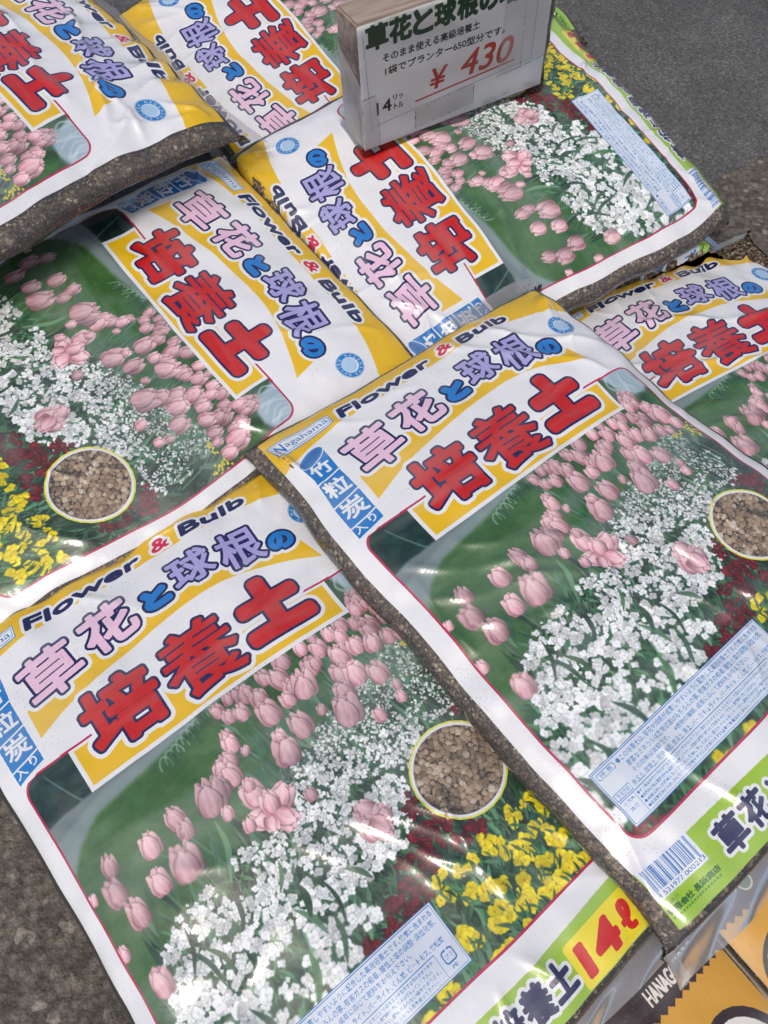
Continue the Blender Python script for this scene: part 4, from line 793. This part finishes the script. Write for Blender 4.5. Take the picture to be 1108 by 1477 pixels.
# paper wrapped round the front and the lower side
def panel(name, P, m, uvp, nx=24, ny=16, wob=.0006, seed=1):
    rng = np.random.default_rng(seed); P = [np.array(p) for p in P]; u, v = np.meshgrid(np.linspace(0, 1, nx), np.linspace(0, 1, ny)); u = u.ravel()[:, None]; v = v.ravel()[:, None]
    Q = P[0]*(1-u)*(1-v)+P[1]*u*(1-v)+P[2]*u*v+P[3]*(1-u)*v; n = np.cross(P[1]-P[0], P[3]-P[0]); n /= np.linalg.norm(n)
    Q = Q+n*(wob*(noise2(u[:, 0], v[:, 0], seed, .23)+.5))[:, None]
    UVq = np.c_[u[:, 0]*(uvp[1]-uvp[0])+uvp[0], v[:, 0]*(uvp[3]-uvp[2])+uvp[2]]
    return mesh(name, Q, grid_faces(nx, ny), [m], uv=UVq)
obj('card', panel('card', [(.001, .0010, .002), (SW-.001, .0010, .002), (SW-.001, .0010, SH_-.001), (.001, .0010, SH_-.001)], CARD, (0, 1, 0, 1), seed=4), sign)
obj('side_paper', panel('side_paper', [(.0012, SD-.001, .003), (.0012, .001, .003), (.0012, .001, .070), (.0012, SD-.001, .092)], PAPER, (0, 1, 0, 1), wob=.0004, seed=6), sign)
nu, nw = 60, 24                                                       # the sleeve, open at the top, slack at the corners
prm = [(0, SD+.001), (0, 0), (SW, 0), (SW, SD+.001)]; pts = []
for (ax, ay), (bx, by), n in zip(prm[:-1], prm[1:], (14, 46, 14)):
    for k in range(n): pts.append((ax+(bx-ax)*k/n, ay+(by-ay)*k/n))
pts.append(prm[-1]); pts = np.array(pts); cen = np.array([SW/2, SD/2]); V_ = []
for i, zz in enumerate(np.linspace(-.0035, SH_+.001, nw)):
    o_ = .0022+.0012*np.sin(pts[:, 0]*70+zz*60)+.0008*np.sin(zz*160+pts[:, 0]*31)
    d_ = (pts-cen)/np.linalg.norm((pts-cen)*[.4, 1], axis=1)[:, None]; V_.append(np.c_[pts+d_*[.4, 1]*o_[:, None], np.full(len(pts), zz)])
obj('clear_sleeve', mesh('clear_sleeve', np.concatenate(V_), grid_faces(len(pts), nw), [SLEEVE]), sign)
# ---------------------------------------------------------------- brown bags of another kind, bottom right
def other_print(which):
    s = Sheet(-.5, -.55, .5, .60, 900, (.16, .055, .045)); OR = (.84, .62, .17); K = (.14, .07, .05)
    z = [(-.52, .62)]; n = 90
    for k in range(n+1): z.append((-.5+k/n, 0 if k % 2 else -.009))
    z += [(.52, .62)]; s.poly(z, OR)
    if which == 1:
        s.text('HANAGOKORO', .350, -.042, .150, .030, [(.0016, (.92, .90, .86))])
        for cx, cy, a, b in ((.10, .24, .12, .12), (.36, .19, .085, .11)):
            for g, c in ((.018, K), (0, (.92, .91, .88))): s.poly([(cx+(a+g)*math.cos(t), cy+(b+g)*math.sin(t)) for t in np.linspace(0, 6.2, 30)], c)
    else:
        for cx, cy, c in ((-.335, -.075, (.75, .14, .12)), (-.365, -.052, (.10, .42, .25)), (-.325, -.045, (.10, .42, .25))):
            for g, q in ((.004, (.85, .85, .80)), (0, c)): s.poly([(cx+(.014+g)*math.cos(t), cy+(.013+g)*math.sin(t)) for t in np.linspace(0, 6.2, 24)], q)
        s.text('北海', -.345, -.110, .060, .024, [(.0012, (.80, .76, .72))], -4)
        e = lambda cx, cy, a, b: [(cx+a*math.cos(t), cy+b*math.sin(t)) for t in np.linspace(0, 6.2, 40)]
        s.poly(e(-.30, .13, .12, .09), K); s.poly(e(-.30, .13, .110, .080), (.93, .76, .14)); s.poly(e(-.30, .145, .07, .05), K); s.poly(e(-.30, .145, .058, .04), (.90, .90, .88))
    X = (s.x0+(np.arange(s.W)+.5)/900)[None]; Y = (s.y0+(np.arange(s.H)+.5)/900)[:, None]
    al = ((np.abs(X) < .47) & (Y > -.53)).astype(np.float32)
    return s.a, al
def flat_bag(name, label, zig_a, ang, x_at, seed, which):
    """zig_a: world point on the zigzag line, ang its direction, x_at its coordinate in the print"""
    im, al = other_print(which); c, sn = math.cos(ang), math.sin(ang); R = np.array([[c, -sn, 0], [sn, c, 0], [0, 0, 1.]])
    nx, ny = 120, 130; half, th = .49, .05; u = np.linspace(-1, 1, nx); W = []
    Lx, px, pz = profile(half, th, 2.6); v0, v1 = -.60, .95; vc, vh = (v0+v1)/2, (v1-v0)/2
    def surf(S, V, side):
        x = np.sign(S)*np.interp(np.abs(S)*Lx[-1], Lx, px); zx = np.interp(np.abs(S)*Lx[-1], Lx, pz); b = np.abs(V-vc)/vh; zy = np.clip(1-b**4, 0, 1)**.5
        h = side*zx*zy*th; h = h+(side > 0)*zx*zy*(.012*noise2(S*.5, V, seed, .16)+.006*noise2(S*.5, V, seed+1, .06)+.008*np.abs(snoise(S*2.2+V*.8, seed+2))*np.exp(-np.abs(V-v0)/.25))
        return np.c_[x*UW, -V*UW, (h-th)*UW], S*Lx[-1]
    S, V = np.meshgrid(u, np.linspace(v0, v1, ny)); S = S.ravel(); V = V.ravel()
    P, arc = surf(S, V, 1.); P2, _ = surf(S, V, -1.)
    org = np.array(zig_a)-R@np.array([x_at*UW, 0, 0])
    root = bpy.data.objects.new(name, None); COL.objects.link(root); root['label'] = label; root['category'] = 'bag'; root['group'] = 'brown and yellow bags at the lower right'
    base = org-[0, 0, 2*th*UW]; base[2] = max(base[2], 0.); root.matrix_world = Matrix.Translation(Vector(base.tolist()))@Matrix(R.tolist()).to_4x4()
    def lim(P):
        Wd = P@R.T+org
        for t in ('A', 'B'):
            T = BG[t]; k = np.where((Wd[:, 0] > T.lo[0]) & (Wd[:, 0] < T.hi[0]) & (Wd[:, 1] > T.lo[1]) & (Wd[:, 1] < T.hi[1]))[0]
            for i in k:
                r = T.tree.ray_cast(Vector((Wd[i, 0], Wd[i, 1], -1)), Vector((0, 0, 1)))
                if r[0] is not None and Wd[i, 2] > r[0].z-.002: Wd[i, 2] = r[0].z-.002
        Wd[:, 2] = np.maximum(Wd[:, 2], .002); return (Wd-base)@R
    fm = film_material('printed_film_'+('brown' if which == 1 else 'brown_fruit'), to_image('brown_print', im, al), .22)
    F = grid_faces(nx, ny); n = nx*ny; uv = np.c_[arc+.5, 1-(V+.55)/1.15]
    obj('film', mesh('film', np.r_[lim(P), lim(P2)], np.r_[F[:, ::-1], F+n], [fm], uv=np.r_[uv, np.full((n, 2), -3.)]), root)
    q = P.copy(); q[:, 2] -= .003; q2 = P2.copy(); q2[:, 2] += .003
    obj('soil_fill', mesh('soil_fill', np.r_[lim(q)-[0, 0, .003], lim(q2)], np.r_[F[:, ::-1], F+n], [SOIL]), root)
    ss = np.linspace(v0, v1, 80); P = []                              # clear side seams
    for sg in (1, -1):
        for k in np.linspace(0, 1, 6):
            e, _ = surf(np.full(80, sg*1.), ss, 1.); e[:, 0] += sg*.050*UW*k; e[:, 2] += UW*(.012*np.sin(ss*9)*k-.02*k); P.append(e)
    for a in (0, 1): obj('side_seam', mesh('side_seam', lim(np.concatenate(P[a*6:a*6+6])), grid_faces(80, 6), [CLEAR]), root)
    return root
flat_bag('fertilizer_bag', 'dark brown bag with yellow lower half and HANAGOKORO lettering below the largest clear end seal', (.2335, -.0246, .050), .674, .45, 5, 1)
flat_bag('fertilizer_bag', 'dark brown bag in the lower right corner with red and green dots', (.2436, -.0105, .040), .60, -.43, 8, 2)
# ---------------------------------------------------------------- asphalt
def asphalt(name, cols, sc_=1., rel=1., bumpd=.004):
    M = Mat(name); tc = M.n('TexCoord'); v = M.n('TexVoronoi', {'Vector': tc.outputs['Object'], 'Scale': 135.*sc_, 'Randomness': 1.}); v2 = M.n('TexVoronoi', {'Vector': tc.outputs['Object'], 'Scale': 420.*sc_})
    n = M.n('TexNoise', {'Vector': tc.outputs['Object'], 'Scale': 7., 'Detail': 8., 'Roughness': .65}); n2 = M.n('TexNoise', {'Vector': tc.outputs['Object'], 'Scale': 160.*sc_, 'Detail': 5.})
    r = M.n('SeparateColor', {0: v.outputs['Color']}); c1 = M.ramp(r.outputs[0], [(0, cols[0]), (.6, cols[1]), (.93, cols[2]), (1, cols[3])])
    edge = M.n('MapRange', {0: v.outputs['Distance'], 1: .30, 2: .66, 3: 1.05, 4: .68}); d = M.n('MapRange', {0: n.outputs[0], 1: .3, 2: .7, 3: .72, 4: 1.25}); e = M.n('MapRange', {0: n2.outputs[0], 1: .3, 2: .7, 3: .55, 4: 1.4})
    a = M.n('VectorMath', {0: c1, 1: edge.outputs[0]}, operation='MULTIPLY'); b = M.n('VectorMath', {0: a.outputs[0], 1: d.outputs[0]}, operation='MULTIPLY'); c = M.n('VectorMath', {0: b.outputs[0], 1: e.outputs[0]}, operation='MULTIPLY')
    h = M.n('Math', {0: M.n('Math', {0: v.outputs['Distance'], 1: v2.outputs['Distance']}, operation='ADD').outputs[0], 1: n2.outputs[0]}, operation='SUBTRACT')
    bp = M.n('Bump', {'Height': h.outputs[0], 'Strength': .8*rel, 'Distance': -bumpd*.35})
    return M.surf(M.n('BsdfPrincipled', {'Base Color': c.outputs[0], 'Roughness': .82, 'Normal': bp.outputs[0]}).outputs[0])
ASPH = asphalt('coarse_asphalt', [(.105, .094, .078), (.140, .125, .102), (.19, .168, .138), (.30, .27, .225)])
ASPH2 = asphalt('fine_asphalt', [(.088, .089, .090), (.104, .105, .106), (.122, .122, .122), (.16, .16, .16)], 2.1, .5, .002)
G_ = np.array([(-40, -40, 0), (40, -40, 0), (40, 40, 0), (-40, 40, 0)], float)
g = obj('ground', mesh('ground', G_, [[0, 1, 2, 3]], [ASPH], False)); g['kind'] = 'structure'
rng = np.random.default_rng(2); xs = np.linspace(.20, 6, 240)          # smoother surfacing with a broken edge
ey = .700+.62*(xs-.20)+.010*snoise(xs*4, 91)+.006*snoise(xs*14, 92)
ex = np.concatenate([xs]); lo_pts = np.c_[xs, ey]; V = []; 
hgt = .007
V = np.r_[np.c_[lo_pts-[0, .008], np.full(240, .0008)], np.c_[lo_pts, np.full(240, hgt)], np.c_[xs, np.full(240, 12.), np.full(240, hgt)]]
F = grid_faces(240, 3)
pv = obj('pavement', mesh('pavement', V, F, [ASPH2], False)); pv['kind'] = 'structure'
xs2 = np.linspace(-6, .20, 60); V2 = np.r_[np.c_[xs2, np.full(60, .70), np.full(60, hgt)], np.c_[xs2, np.full(60, 12.), np.full(60, hgt)]]
pv2 = obj('pavement', mesh('pavement', V2, grid_faces(60, 2), [ASPH2], False)); pv2['kind'] = 'structure'
# loose grit on the coarse asphalt
n = 2600; P = np.c_[rng.uniform(-.75, .75, n), rng.uniform(-.2, 1.1, n), np.zeros(n)]; P = P[P[:, 1] < .69+.6*np.clip(P[:, 0]-.2, 0, 9)]; r = np.clip(rng.gamma(2, .0006, len(P)), .0005, .0035)
P[:, 2] = r*.3; a, f = scatter(P, np.tile([0, 0, 1.], (len(P), 1)), r, rng, ICO1, .6)
GR_ = grain_material('grit', [(0, (.06, .05, .045)), (.5, (.12, .105, .09)), (.85, (.22, .20, .17)), (1, (.42, .38, .32))])
obj('grit', mesh('grit', a, f, [GR_], False), kind='stuff')
